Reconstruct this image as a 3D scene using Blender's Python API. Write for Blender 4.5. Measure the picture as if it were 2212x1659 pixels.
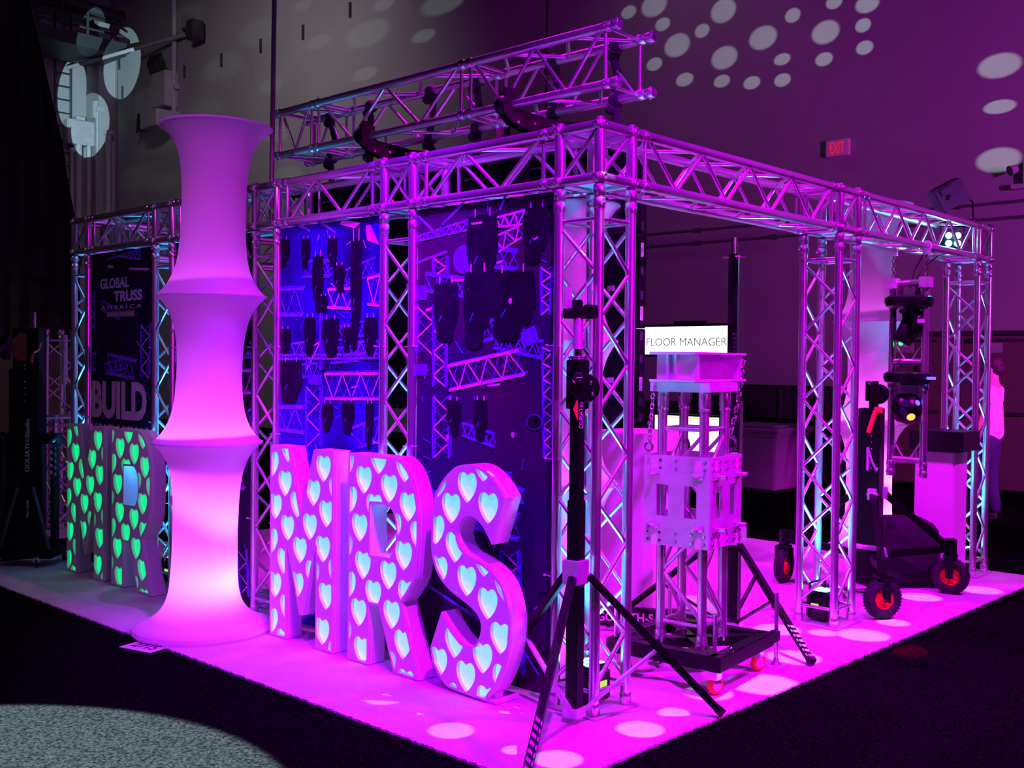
import bpy, bmesh, math, random
from mathutils import Vector, Matrix, Euler
R = math.radians
random.seed(7)
for o in list(bpy.data.objects): bpy.data.objects.remove(o, do_unlink=True)
SC = bpy.context.scene
COL = SC.collection
V = Vector

# ------------------------------------------------------------------ camera
cam = bpy.data.cameras.new('camera'); cam.sensor_width = 36.0
cam.lens = 2313.058 / 2212 * 36.0
cam.clip_end = 200
co = bpy.data.objects.new('camera', cam); COL.objects.link(co); SC.camera = co
yaw, pit, rol = R(43.36042), R(-1.12585), R(0.55059)
fw = V((math.cos(yaw) * math.cos(pit), math.sin(yaw) * math.cos(pit), math.sin(pit)))
rt = V((math.sin(yaw), -math.cos(yaw), 0)); up = rt.cross(fw)
r2 = rt * math.cos(rol) + up * math.sin(rol); u2 = -rt * math.sin(rol) + up * math.cos(rol)
m = Matrix((r2, u2, -fw)).transposed().to_4x4(); m.translation = V((-3.8491, -3.0953, 1.6343))
co.matrix_world = m

# ------------------------------------------------------------------ world, exposure
w = bpy.data.worlds.new('world'); SC.world = w; w.use_nodes = True
w.node_tree.nodes['Background'].inputs[0].default_value = (0.26, 0.10, 0.40, 1)
w.node_tree.nodes['Background'].inputs[1].default_value = 0.022
SC.view_settings.view_transform = 'Standard'
SC.view_settings.look = 'None'
SC.view_settings.exposure = 0.0
SC.view_settings.gamma = 1.0
SC.view_settings.use_curve_mapping = False

# ------------------------------------------------------------------ lights
def spot(name, loc, to, col, power, ang=60, blend=0.5, size=0.08):
    l = bpy.data.lights.new(name, 'SPOT'); l.color = col; l.energy = power
    l.spot_size = R(ang); l.spot_blend = blend; l.shadow_soft_size = size
    o = bpy.data.objects.new(name, l); COL.objects.link(o); o.location = loc
    o.rotation_euler = (V(to) - V(loc)).to_track_quat('-Z', 'Y').to_euler()
    o['label'] = 'stage spotlight or added fill beam'; o['category'] = 'light'
    return o
def gobo(name, loc, to, col, power, ang, dots, axes, soft=0.12):
    """a patterned (gobo) projector: dots = (world point, radius a, radius b) measured along axes (A, B)"""
    o = spot(name, loc, to, col, power, ang, 0.0, 0.0)
    L = V(loc); f = (V(to) - L).normalized()
    rx = f.cross(V((0, 0, 1))).normalized(); ry = rx.cross(f)
    def pr(P):
        d = V(P) - L; z = d.dot(f); return (d.dot(rx) / z, d.dot(ry) / z)
    l = o.data; l.use_nodes = True; nt = l.node_tree; N = nt.nodes; K = nt.links
    em = N['Emission']
    geo = N.new('ShaderNodeNewGeometry')
    def dot(v):
        n = N.new('ShaderNodeVectorMath'); n.operation = 'DOT_PRODUCT'; n.inputs[1].default_value = v
        K.new(geo.outputs['Incoming'], n.inputs[0]); return n.outputs['Value']
    def mt(op, a, b=None):
        n = N.new('ShaderNodeMath'); n.operation = op
        for i, q in enumerate((a, b)):
            if q is None: continue
            if isinstance(q, (int, float)): n.inputs[i].default_value = q
            else: K.new(q, n.inputs[i])
        return n.outputs[0]
    dz = dot(f); X = mt('DIVIDE', dot(rx), dz); Y = mt('DIVIDE', dot(ry), dz)
    cb = N.new('ShaderNodeCombineXYZ'); K.new(X, cb.inputs[0]); K.new(Y, cb.inputs[1])
    acc = None
    for P, a, b in dots:
        c = pr(P); pa = pr(V(P) + V(axes[0]) * a); pb = pr(V(P) + V(axes[1]) * b)
        M = Matrix(((pa[0] - c[0], pb[0] - c[0]), (pa[1] - c[1], pb[1] - c[1]))).inverted()
        sb = N.new('ShaderNodeVectorMath'); sb.operation = 'SUBTRACT'; K.new(cb.outputs[0], sb.inputs[0]); sb.inputs[1].default_value = (c[0], c[1], 0)
        us = []
        for i in range(2):
            n = N.new('ShaderNodeVectorMath'); n.operation = 'DOT_PRODUCT'; n.inputs[1].default_value = (M[i][0], M[i][1], 0)
            K.new(sb.outputs[0], n.inputs[0]); us.append(mt('POWER', mt('ABSOLUTE', n.outputs['Value']), 2.0))
        d = mt('SQRT', mt('ADD', us[0], us[1]))
        acc = d if acc is None else mt('MINIMUM', acc, d)
    mr = N.new('ShaderNodeMapRange'); mr.interpolation_type = 'SMOOTHSTEP'
    mr.inputs['From Min'].default_value = 1 + soft; mr.inputs['From Max'].default_value = 1 - soft
    K.new(acc, mr.inputs['Value']); K.new(mr.outputs[0], em.inputs['Strength'])
    return o

# magenta wash that lights the booth from in front (rig outside the frame)
spot('wash_key', (-1.7, -2.3, 6.2), (0.7, 0.5, 0.2), (0.48, 0.0, 1.0), 3900, 52, 0.7, 0.06)
spot('wash_right', (2.2, -3.4, 5.6), (2.6, 0.3, 0.5), (0.85, 0.0, 1.0), 2300, 62, 0.7, 0.06)
spot('wash_violet', (-3.4, 0.2, 5.6), (-0.2, 1.5, 0.7), (0.42, 0.0, 1.0), 900, 44, 0.9, 0.06)
spot('wash_pink_left', (-4.6, 5.6, 6.0), (0.0, 3.9, 1.6), (0.95, 0.55, 0.85), 60, 44, 0.8, 0.06)
spot('wash_inside', (1.6, 2.3, 5.6), (2.2, 1.2, 0.0), (0.85, 0.0, 1.0), 1500, 80, 0.8, 0.06)
spot('wash_banner', (-1.2, 0.6, 4.4), (0.02, 1.6, 1.7), (0.30, 0.0, 1.0), 1300, 44, 0.9, 0.05)
spot('wall_wash', (4.0, -7.5, 3.0), (11.1, 0.0, 4.0), (0.80, 0.06, 1.0), 3400, 95, 1.0, 0.2)
spot('wall_wash_red', (5.5, -5.5, 0.8), (11.1, 0.0, 1.6), (1.0, 0.0, 0.35), 260, 80, 1.0, 0.2)
spot('hall_fill', (5.0, 16.0, 10.5), (11.1, 19.0, 6.0), (1.0, 0.92, 0.95), 620, 120, 1.0, 0.5)
spot('hall_fill_right', (9.0, 7.0, 10.5), (11.1, 7.0, 4.0), (1.0, 0.75, 0.95), 60, 90, 1.0, 0.5)
spot('aisle_pin', (-4.2, 0.4, 7.5), (-2.95, 0.9, 0.0), (0.72, 0.98, 1.0), 92000, 23.5, 0.05, 0.02)
YZ = ((0, 1, 0), (0, 0, 1))
RIGHT = [[8.32, 7.74, 0.16, 0.11], [7.78, 7.74, 0.26, 0.19], [7.6, 7.38, 0.15, 0.11], [6.81, 7.11, 0.14, 0.11], [7.3, 6.97, 0.25, 0.19], [6.41, 7.35, 0.23, 0.19], [6.38, 6.59, 0.24, 0.18], [7.76, 6.74, 0.16, 0.11], [5.68, 6.77, 0.24, 0.18], [7.14, 6.37, 0.17, 0.11], [6.42, 6.22, 0.15, 0.1], [5.87, 6.1, 0.15, 0.1], [4.62, 6.64, 0.22, 0.17], [5.17, 7.01, 0.13, 0.11], [4.49, 7.06, 0.13, 0.1], [3.97, 6.92, 0.18, 0.13], [4.03, 6.62, 0.12, 0.1], [4.0, 6.29, 0.13, 0.1], [4.64, 6.24, 0.14, 0.1], [5.34, 6.37, 0.14, 0.09], [5.33, 6.05, 0.14, 0.1], [2.09, 5.68, 0.28, 0.16], [2.08, 5.13, 0.21, 0.09], [2.08, 4.42, 0.29, 0.16]]
LEFT = [[15.46, 8.82, 0.78, 0.28], [17.26, 9.0, 0.49, 0.15], [13.64, 8.4, 0.37, 0.13], [15.56, 7.96, 0.45, 0.14], [19.18, 8.32, 0.54, 0.18], [21.3, 9.15, 1.01, 0.32], [19.69, 9.71, 0.95, 0.32], [14.92, 9.35, 0.34, 0.14], [13.02, 8.96, 0.68, 0.23], [17.87, 9.96, 0.36, 0.13], [22.26, 8.18, 1.01, 0.27], [24.44, 7.74, 1.24, 0.36], [25.75, 6.87, 1.19, 0.37], [17.04, 7.42, 0.6, 0.19], [18.48, 6.05, 0.65, 0.22], [23.22, 10.8, 0.94, 0.31], [24.43, 6.53, 0.75, 0.25], [18.88, 7.1, 0.57, 0.2]]
BIG = [[26.65, 10.22, 1.15, 1.04], [28.6, 8.7, 1.3, 1.04], [28.3, 11.9, 1.0, 0.9], [29.9, 10.0, 1.1, 1.2]]
FLOORD = [[0.02, -0.252, 0.106], [-0.516, -0.229, 0.101], [-0.508, 0.617, 0.048], [-0.505, 0.897, 0.1], [-0.59, 0.333, 0.101], [-0.202, 0.331, 0.061], [0.312, -0.229, 0.073], [0.688, -0.176, 0.118], [1.016, -0.297, 0.177], [1.586, -0.156, 0.146], [2.087, 0.228, 0.138], [2.215, -0.009, 0.086], [2.34, -0.21, 0.151], [3.659, -0.02, 0.137], [-0.423, 1.489, 0.036], [2.782, -0.204, 0.098], [-0.568, -0.028, 0.052], [4.216, -0.236, 0.142]]
gobo('gobo_right_wall', (1.0, 2.0, 5.0), (11.1, 5.2, 6.4), (0.80, 0.95, 1.0), 2600, 60, [((11.1, y, z), a, b) for y, z, a, b in RIGHT], YZ, 0.16)
gobo('gobo_left_wall', (4.5, 8.0, 4.5), (11.1, 19.5, 8.5), (0.70, 1.0, 0.85), 750, 75, [((11.1, y, z), a, b) for y, z, a, b in LEFT], YZ, 0.22)
gobo('gobo_corner', (4.8, 17.0, 6.0), (11.1, 28.0, 9.5), (0.55, 0.92, 1.0), 6000, 50, [((11.1, y, z), a, b) for y, z, a, b in BIG], YZ, 0.02)
gobo('gobo_carpet', (0.9, -1.6, 6.5), (1.2, 0.0, 0.0), (0.9, 1.0, 0.9), 800, 75, [((x, y, 0), r, r) for x, y, r in FLOORD], ((1, 0, 0), (0, 1, 0)), 0.14)
spot('wash_low_pink', (-0.6, -6.2, 3.4), (0.4, 1.2, 0.9), (1.0, 0.0, 0.9), 850, 44, 0.8, 0.06)
spot('added_left_fill', (-4.5, 2.5, 6.0), (-0.3, 4.9, 0.0), (0.55, 0.12, 1.0), 75, 40, 0.9, 0.1)  # added violet fill, lifts the dim left end of the carpet
spot('added_neighbour_fill', (-3.0, 7.0, 6.0), (0.2, 9.0, 0.3), (1.0, 0.82, 0.62), 420, 44, 0.9, 0.2)  # added warm fill with no fixture, brings up the next booth's dark background
spot('added_column_fill', (-4.2, -0.3, 4.6), (-0.42, 2.7, 2.35), (0.72, 0.07, 1.0), 480, 26, 0.9, 0.06)  # added fill aimed at the column top to brighten its fabric
spot('added_person_fill', (4.5, -4.5, 5.0), (7.87, 0.98, 1.1), (0.95, 0.0, 0.9), 5200, 18, 0.9, 0.05)  # added narrow spot that only lights the person's shirt
spot('red_pin', (3.7, -0.35, 1.2), (2.24, -0.55, 0.0), (1.0, 0.0, 0.02), 3200, 6.0, 0.4, 0.0)
spot('glare_patch', (3.2, 3.0, 3.5), (2.35, 0.95, 0.0), (0.85, 1.0, 0.9), 160, 7, 0.3, 0.0)  # added spot standing in for a screen's reflection on the floor

# ------------------------------------------------------------------ materials
MATS = {}
def mat(name, col, rough=0.6, metal=0.0, noise=0.0, scale=20.0, bump=0.0, bscale=60.0, emit=None, es=0.0, spec=0.5, col2=None, aniso=None):
    if name in MATS: return MATS[name]
    M = bpy.data.materials.new(name); M.use_nodes = True; nt = M.node_tree; N = nt.nodes; K = nt.links
    b = N['Principled BSDF']
    b.inputs['Base Color'].default_value = (*col, 1); b.inputs['Roughness'].default_value = rough
    b.inputs['Metallic'].default_value = metal; b.inputs['Specular IOR Level'].default_value = spec
    tc = N.new('ShaderNodeTexCoord')
    if noise > 0 or col2:
        n = N.new('ShaderNodeTexNoise'); n.inputs['Scale'].default_value = scale; n.inputs['Detail'].default_value = 5
        K.new(tc.outputs['Object'], n.inputs['Vector'])
        mx = N.new('ShaderNodeMix'); mx.data_type = 'RGBA'
        c2 = col2 if col2 else tuple(c * (1 - noise) for c in col)
        mx.inputs['A'].default_value = (*col, 1); mx.inputs['B'].default_value = (*c2, 1)
        rp = N.new('ShaderNodeMapRange'); rp.inputs['From Min'].default_value = 0.35; rp.inputs['From Max'].default_value = 0.65
        K.new(n.outputs['Fac'], rp.inputs['Value']); K.new(rp.outputs[0], mx.inputs['Factor'])
        K.new(mx.outputs['Result'], b.inputs['Base Color'])
    if bump > 0:
        n2 = N.new('ShaderNodeTexNoise'); n2.inputs['Scale'].default_value = bscale; n2.inputs['Detail'].default_value = 4
        K.new(tc.outputs['Object'], n2.inputs['Vector'])
        bp = N.new('ShaderNodeBump'); bp.inputs['Strength'].default_value = bump; bp.inputs['Distance'].default_value = 0.02
        K.new(n2.outputs['Fac'], bp.inputs['Height']); K.new(bp.outputs[0], b.inputs['Normal'])
    if emit:
        b.inputs['Emission Color'].default_value = (*emit, 1); b.inputs['Emission Strength'].default_value = es
    MATS[name] = M; return M
ALU = mat('brushed_aluminium', (0.82, 0.81, 0.85), 0.28, 0.88, noise=0.12, scale=35)
ALUP = mat('aluminium_plate', (0.74, 0.74, 0.77), 0.45, 0.55, noise=0.15, scale=12)
CHR = mat('chrome', (0.85, 0.85, 0.87), 0.14, 1.0, noise=0.05, scale=20)
BLK = mat('black_powder_coat', (0.005, 0.0045, 0.006), 0.38, 0.0, bump=0.05, bscale=300, spec=0.22)
BLKP = mat('black_plastic', (0.006, 0.005, 0.008), 0.32, 0.0, noise=0.2, scale=30, spec=0.35)
RUB = mat('tyre_rubber', (0.014, 0.013, 0.016), 0.75, bump=0.4, bscale=90)
FAB = mat('black_fabric', (0.012, 0.010, 0.018), 0.85, bump=0.6, bscale=14)
VEL = mat('black_drape', (0.006, 0.005, 0.009), 0.95, bump=0.3, bscale=8)
WHT = mat('white_foam_board', (0.86, 0.84, 0.87), 0.6, noise=0.04, scale=4)
WHP = mat('white_panel', (0.80, 0.80, 0.84), 0.55, noise=0.06, scale=3)
RED = mat('red_wheel_hub', (0.85, 0.05, 0.03), 0.45, noise=0.15, scale=30)
REDH = mat('red_handle', (0.85, 0.04, 0.06), 0.4, noise=0.1, scale=30, emit=(0.8, 0.02, 0.08), es=0.0)
LBL = mat('printed_label', (0.62, 0.60, 0.68), 0.6, noise=0.3, scale=60)
INK = mat('white_print', (0.75, 0.73, 0.78), 0.6, noise=0.1, scale=40)
INKD = mat('dark_print', (0.02, 0.02, 0.03), 0.7, noise=0.1, scale=40)
WALL = mat('grey_painted_wall', (0.33, 0.31, 0.33), 0.85, noise=0.10, scale=0.6, bump=0.15, bscale=30)
DOORM = mat('brown_painted_door', (0.16, 0.10, 0.10), 0.6, noise=0.15, scale=3)
PIPE = mat('painted_conduit', (0.10, 0.09, 0.10), 0.6, noise=0.1, scale=10)
GREY = mat('grey_enclosure', (0.42, 0.40, 0.44), 0.6, noise=0.15, scale=6)
STEEL = mat('dark_steel', (0.07, 0.07, 0.08), 0.5, 0.5, noise=0.2, scale=10)
BEIGE = mat('beige_panel', (0.42, 0.34, 0.26), 0.8, noise=0.15, scale=3)
SKIN = mat('skin', (0.62, 0.36, 0.28), 0.55, noise=0.08, scale=12)
SHIRT = mat('white_cotton', (0.82, 0.80, 0.84), 0.85, bump=0.3, bscale=20)
JEAN = mat('dark_denim', (0.02, 0.025, 0.07), 0.85, noise=0.3, scale=60)
HAIR = mat('dark_hair', (0.02, 0.014, 0.012), 0.6, bump=0.5, bscale=80)
TRASH = mat('grey_bin_plastic', (0.20, 0.18, 0.23), 0.6, noise=0.1, scale=5)
CYLED = mat('cyan_led', (0.1, 0.5, 0.6), 0.3, emit=(0.10, 0.85, 1.0), es=14, noise=0.1)
LENS = mat('lens_glass', (0.03, 0.03, 0.08), 0.06, 0.0, noise=0.2, scale=30)
LCD = mat('green_lcd', (0.2, 0.4, 0.05), 0.4, emit=(0.45, 0.85, 0.08), es=0.9, noise=0.1)
GRNLED = mat('green_led', (0.1, 0.5, 0.1), 0.4, emit=(0.05, 1.0, 0.15), es=3, noise=0.1)
HOT = mat('hot_lamp_lens', (0.5, 0.1, 0.02), 0.4, emit=(1.0, 0.16, 0.02), es=5, noise=0.1)
BLUEL = mat('blue_lamp_lens', (0.1, 0.1, 0.6), 0.2, emit=(0.12, 0.08, 1.0), es=2.5, noise=0.1)
SCRN = mat('lit_white_screen', (0.8, 0.8, 0.8), 0.4, emit=(0.95, 1.0, 0.95), es=1.25, noise=0.02)
AMB = mat('amber_screen_edge', (0.7, 0.5, 0.1), 0.4, emit=(1.0, 0.72, 0.18), es=1.1, noise=0.05)
BANW = mat('banner_cloth', (0.035, 0.006, 0.50), 0.8, col2=(0.012, 0.002, 0.07), scale=2.2, spec=0.12)
BANR = mat('banner_cloth_wine', (0.022, 0.002, 0.085), 0.8, col2=(0.060, 0.002, 0.055), scale=1.6, spec=0.12)
BANK = mat('banner_cloth_dark', (0.010, 0.006, 0.022), 0.8, col2=(0.016, 0.010, 0.05), scale=3.0, spec=0.12)
PBLU = mat('print_blue', (0.10, 0.03, 0.70), 0.7, col2=(0.16, 0.05, 0.85), scale=9, spec=0.12)
PVIO = mat('print_violet', (0.30, 0.12, 0.85), 0.7, col2=(0.12, 0.04, 0.75), scale=12, spec=0.12)
PMAG = mat('print_pink', (0.90, 0.25, 0.80), 0.7, col2=(0.55, 0.15, 0.85), scale=10, spec=0.12)
PBLK = mat('print_black', (0.006, 0.002, 0.014), 0.75, col2=(0.014, 0.004, 0.030), scale=8, spec=0.12)
PLOGO = mat('print_logo', (0.55, 0.55, 0.85), 0.7, col2=(0.40, 0.42, 0.90), scale=5)
PGRY = mat('print_grey', (0.62, 0.54, 0.66), 0.7, noise=0.12, scale=8)
HG = mat('green_backlit_acrylic', (0.10, 0.75, 0.42), 0.45, emit=(0.0, 1.0, 0.30), es=0.8, noise=0.05, scale=3)
HC = mat('aqua_backlit_acrylic', (0.75, 0.80, 0.90), 0.45, emit=(0.12, 0.92, 0.72), es=0.72, noise=0.05, scale=3)
HSG = mat('heart_cut_edge', (0.86, 0.84, 0.87), 0.6, noise=0.03)
CARB = mat('black_aisle_carpet', (0.0100, 0.0104, 0.0112), 0.95, noise=0.85, scale=70, bump=1.0, bscale=140, spec=0.0)
CARW = mat('white_booth_carpet', (0.80, 0.77, 0.80), 0.95, noise=0.16, scale=4, bump=0.7, bscale=150, spec=0.1)
def lycra():
    M = bpy.data.materials.new('stretch_lycra'); M.use_nodes = True; nt = M.node_tree; N = nt.nodes; K = nt.links
    N.remove(N['Principled BSDF'])
    d = N.new('ShaderNodeBsdfDiffuse'); t = N.new('ShaderNodeBsdfTranslucent'); mx = N.new('ShaderNodeMixShader')
    n = N.new('ShaderNodeTexNoise'); n.inputs['Scale'].default_value = 220
    tc = N.new('ShaderNodeTexCoord'); K.new(tc.outputs['Object'], n.inputs['Vector'])
    r = N.new('ShaderNodeMix'); r.data_type = 'RGBA'; r.inputs['A'].default_value = (0.9, 0.88, 0.9, 1); r.inputs['B'].default_value = (0.84, 0.82, 0.86, 1)
    K.new(n.outputs['Fac'], r.inputs['Factor']); K.new(r.outputs['Result'], d.inputs[0]); K.new(r.outputs['Result'], t.inputs[0])
    mx.inputs[0].default_value = 0.5; K.new(d.outputs[0], mx.inputs[1]); K.new(t.outputs[0], mx.inputs[2])
    K.new(mx.outputs[0], N['Material Output'].inputs[0]); MATS['lycra'] = M; return M
LYC = lycra()

# ------------------------------------------------------------------ geometry helpers
TR = 0.025
def perp(d):
    a = V((0, 0, 1)) if abs(d.z) < 0.9 else V((1, 0, 0))
    x = d.cross(a).normalized(); return x, d.cross(x).normalized()
SPLIT = {'coupler', 'roller', 'knot', 'bolt', 'post', 'rung', 'rail', 'clamp', 'cable', 'collar', 'hook_clamp', 'led', 'button', 'frame', 'wear_pad', 'rack_tooth', 'pull_ring',
         'lamp_cell', 'fork_plate', 'facial_feature', 'sticker', 'winch_knob', 'wire_clip', 'side_scale', 'pivot', 'display', 'base_leg', 'head_plate', 'housing', 'duct', 'duct_box', 'end_block', 'hook', 'paper_tag', 'frame_diagonal'}
class MB:
    def __init__(s): s.bm = bmesh.new()
    def add(s, vs, fs, mi=0, smooth=False):
        b = [s.bm.verts.new(v) for v in vs]
        for f in fs:
            try:
                q = s.bm.faces.new([b[i] for i in f]); q.material_index = mi; q.smooth = smooth
            except ValueError: pass
        return s
    def box(s, c, d, rz=0.0, mi=0, M=None):
        c = V(c); a = M if M is not None else Matrix.Rotation(rz, 3, 'Z')
        vs = [c + a @ V((x * d[0] / 2, y * d[1] / 2, z * d[2] / 2)) for x in (-1, 1) for y in (-1, 1) for z in (-1, 1)]
        return s.add(vs, [(0, 1, 3, 2), (4, 6, 7, 5), (0, 4, 5, 1), (2, 3, 7, 6), (0, 2, 6, 4), (1, 5, 7, 3)], mi)
    def bar(s, p, q, w, h, mi=0):
        p, q = V(p), V(q); d = (q - p); L = d.length; d.normalize(); x, y = perp(d)
        if abs(d.z) < 0.9: y = x.cross(d)
        return s.box((p + q) / 2, (w, h, L), mi=mi, M=Matrix((x, y, d)).transposed())
    def tube(s, p, q, r, n=12, r2=None, mi=0, cap=True):
        p, q = V(p), V(q); d = (q - p).normalized(); x, y = perp(d); r2 = r if r2 is None else r2
        vs = [c + (x * math.cos(t) + y * math.sin(t)) * rr for c, rr in ((p, r), (q, r2)) for t in [2 * math.pi * i / n for i in range(n)]]
        s.add(vs, [(i, (i + 1) % n, n + (i + 1) % n, n + i) for i in range(n)], mi, True)
        if cap: s.add(vs[:n], [tuple(range(n))], mi); s.add(vs[n:], [tuple(range(n))[::-1]], mi)
        return s
    def path(s, pts, r, n=8, mi=0):
        pts = [V(p) for p in pts]
        for a, b in zip(pts[:-1], pts[1:]): s.tube(a, b, r, n, mi=mi)
        for a in pts[1:-1]: s.ball(a, r, 8, 5, mi)
        return s
    def lathe(s, prof, c=(0, 0, 0), n=32, ax=None, mi=0):
        c = V(c); z = V(ax).normalized() if ax is not None else V((0, 0, 1)); x, y = (V((1, 0, 0)), V((0, 1, 0))) if ax is None else perp(z)
        vs = [c + z * h + (x * math.cos(t) + y * math.sin(t)) * r for r, h in prof for t in [2 * math.pi * i / n for i in range(n)]]
        return s.add(vs, [(k * n + i, k * n + (i + 1) % n, (k + 1) * n + (i + 1) % n, (k + 1) * n + i) for k in range(len(prof) - 1) for i in range(n)], mi, True)
    def ball(s, c, r, n=12, m=8, mi=0, sc=(1, 1, 1)):
        c = V(c); prof = [(math.sin(math.pi * i / m), math.cos(math.pi * i / m)) for i in range(m + 1)]
        vs = [c + V((a * math.cos(t) * sc[0], a * math.sin(t) * sc[1], b * sc[2])) * r for a, b in prof for t in [2 * math.pi * i / n for i in range(n)]]
        return s.add(vs, [(k * n + i, (k + 1) * n + i, (k + 1) * n + (i + 1) % n, k * n + (i + 1) % n) for k in range(m) for i in range(n)], mi, True)
    def torus(s, c, nrm, Rr, r, n=16, m=7, st=(1, 1), xa=None, mi=0):
        c = V(c); z = V(nrm).normalized(); x, y = perp(z)
        if xa is not None: x = V(xa).normalized(); y = z.cross(x)
        vs = []
        for i in range(n):
            t = 2 * math.pi * i / n; e = x * math.cos(t) * st[0] + y * math.sin(t) * st[1]; o = c + e * Rr; en = (x * math.cos(t) + y * math.sin(t)).normalized()
            for j in range(m):
                a = 2 * math.pi * j / m; vs.append(o + en * math.cos(a) * r + z * math.sin(a) * r)
        return s.add(vs, [(i * m + j, ((i + 1) % n) * m + j, ((i + 1) % n) * m + (j + 1) % m, i * m + (j + 1) % m) for i in range(n) for j in range(m)], mi, True)
    def prism(s, pts, o, x, y, h, mi=0):
        o, x, y = V(o), V(x), V(y); z = x.cross(y).normalized() * h; n = len(pts)
        a = [o + x * p[0] + y * p[1] for p in pts]; vs = a + [v + z for v in a]
        return s.add(vs, [tuple(range(n))[::-1], tuple(range(n, 2 * n))] + [(i, (i + 1) % n, n + (i + 1) % n, n + i) for i in range(n)], mi)
    def pieces(s):
        bm = s.bm; seen = {}; isl = []
        for v in bm.verts:
            if v in seen: continue
            st = [v]; seen[v] = len(isl); cur = []
            while st:
                a = st.pop(); cur.append(a)
                for e in a.link_edges:
                    o = e.other_vert(a)
                    if o not in seen: seen[o] = len(isl); st.append(o)
            isl.append(cur)
        bb = [[(min(v.co[k] for v in c), max(v.co[k] for v in c)) for k in range(3)] for c in isl]
        par = list(range(len(isl)))
        def fd(i):
            while par[i] != i: i = par[i]
            return i
        for i in range(len(isl)):
            for j in range(i):
                if all(bb[i][k][0] <= bb[j][k][1] + 1e-4 and bb[j][k][0] <= bb[i][k][1] + 1e-4 for k in range(3)): par[fd(i)] = fd(j)
        gr = {}
        for i in range(len(isl)): gr.setdefault(fd(i), []).append(i)
        if len(gr) < 2: return [s]
        out = []
        for g in gr.values():
            q = MB(); mp = {}
            vs = [v for i in g for v in isl[i]]
            for v in vs: mp[v] = q.bm.verts.new(v.co)
            for f in {f for v in vs for f in v.link_faces}:
                nf = q.bm.faces.new([mp[v] for v in f.verts]); nf.smooth = f.smooth; nf.material_index = f.material_index
            out.append(q)
        return out
    def build(s, name, m, parent=None, bev=0.0, origin=None, seg=2):
        bmesh.ops.remove_doubles(s.bm, verts=s.bm.verts, dist=1e-5)
        bmesh.ops.recalc_face_normals(s.bm, faces=s.bm.faces)
        if bev > 0:
            es = [e for e in s.bm.edges if len(e.link_faces) == 2 and e.calc_face_angle(0) > 0.6]
            bmesh.ops.bevel(s.bm, geom=es, offset=bev, segments=seg, affect='EDGES', clamp_overlap=True)
        if parent is not None and name in SPLIT:
            ps = s.pieces()
            if len(ps) > 1:
                for q in ps[1:]: q.build(name, m, parent, 0, None)
                r = ps[0].build(name, m, parent, 0, None); s.bm.free(); return r
        off = V((0, 0, 0))
        if parent is not None: off = wl(parent)
        elif origin is not None: off = V(origin)
        for v in s.bm.verts: v.co -= off
        me = bpy.data.meshes.new(name); s.bm.to_mesh(me); s.bm.free(); me.set_sharp_from_angle(angle=R(38))
        for q in (m if isinstance(m, (list, tuple)) else [m]): me.materials.append(q)
        o = bpy.data.objects.new(name, me); COL.objects.link(o)
        if parent is not None: o.parent = parent
        else: o.location = off
        return o
def wl(o):
    p = V(o.location)
    while o.parent: o = o.parent; p += V(o.location)
    return p
def tag(o, label=None, cat=None, group=None, kind=None):
    if label: o['label'] = label
    if cat: o['category'] = cat
    if group: o['group'] = group
    if kind: o['kind'] = kind
    return o
def thing(name, label, cat, loc=(0, 0, 0), group=None):
    o = bpy.data.objects.new(name, None); o.empty_display_size = 0.1; COL.objects.link(o); o.location = loc
    return tag(o, label, cat, group)
def struct(o): o['kind'] = 'structure'; return o
def rotz(root, ang):
    root.rotation_euler = (0, 0, ang); return root
def copy_tree(o, loc=None, label=None, parent=None):
    c = o.copy(); COL.objects.link(c)
    if parent: c.parent = parent
    if loc is not None: c.location = loc
    if label: c['label'] = label
    for ch in list(o.children): copy_tree(ch, parent=c)
    return c
UC = {}
def unit(m, n):
    k = (m.name, n)
    if k not in UC:
        b = MB(); b.tube((0, 0, -0.5), (0, 0, 0.5), 1, n)
        bmesh.ops.remove_doubles(b.bm, verts=b.bm.verts, dist=1e-5); bmesh.ops.recalc_face_normals(b.bm, faces=b.bm.faces)
        me = bpy.data.meshes.new('tube'); b.bm.to_mesh(me); b.bm.free(); me.materials.append(m); UC[k] = me
    return UC[k]
def rod(name, p, q, r, m, parent, n=12):
    p, q = V(p), V(q); o = bpy.data.objects.new(name, unit(m, n)); COL.objects.link(o)
    d = q - p; mt = Matrix.LocRotScale((p + q) / 2 - wl(parent), d.to_track_quat('Z', 'Y'), V((r, r, d.length)))
    o.matrix_local = mt; o.parent = parent; o.matrix_basis = mt; return o
CPM = {}
def coupler_obj(parent, p, d, key='coupler'):
    if key not in CPM:
        b = MB()
        if key == 'coupler':
            b.lathe([(TR, -0.055), (0.029, -0.05), (0.029, -0.008), (0.024, -0.004), (0.024, 0.004), (0.029, 0.008), (0.029, 0.05), (TR, 0.055)], (0, 0, 0), 14)
            b.tube((-0.036, 0, 0.03), (0.036, 0, 0.03), 0.005, 6); b.tube((0, -0.036, -0.03), (0, 0.036, -0.03), 0.005, 6)
        else:
            b.ball((0, 0, 0), 0.034, 14, 10)
            for e in ((-1, 0, 0), (0, -1, 0), (0, 0, 1)): b.lathe([(0.0, 0.0), (0.006, 0.0), (0.009, 0.004), (0.018, 0.003), (0.019, -0.004)], V(e) * 0.033, 12, e)
        bmesh.ops.recalc_face_normals(b.bm, faces=b.bm.faces); me = bpy.data.meshes.new(key); b.bm.to_mesh(me); b.bm.free(); me.materials.append(ALU); CPM[key] = me
    o = bpy.data.objects.new(key, CPM[key]); COL.objects.link(o); o.parent = parent
    o.matrix_basis = Matrix.LocRotScale(V(p) - wl(parent), V(d).to_track_quat('Z', 'Y') if key == 'coupler' else None, None); return o
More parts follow.
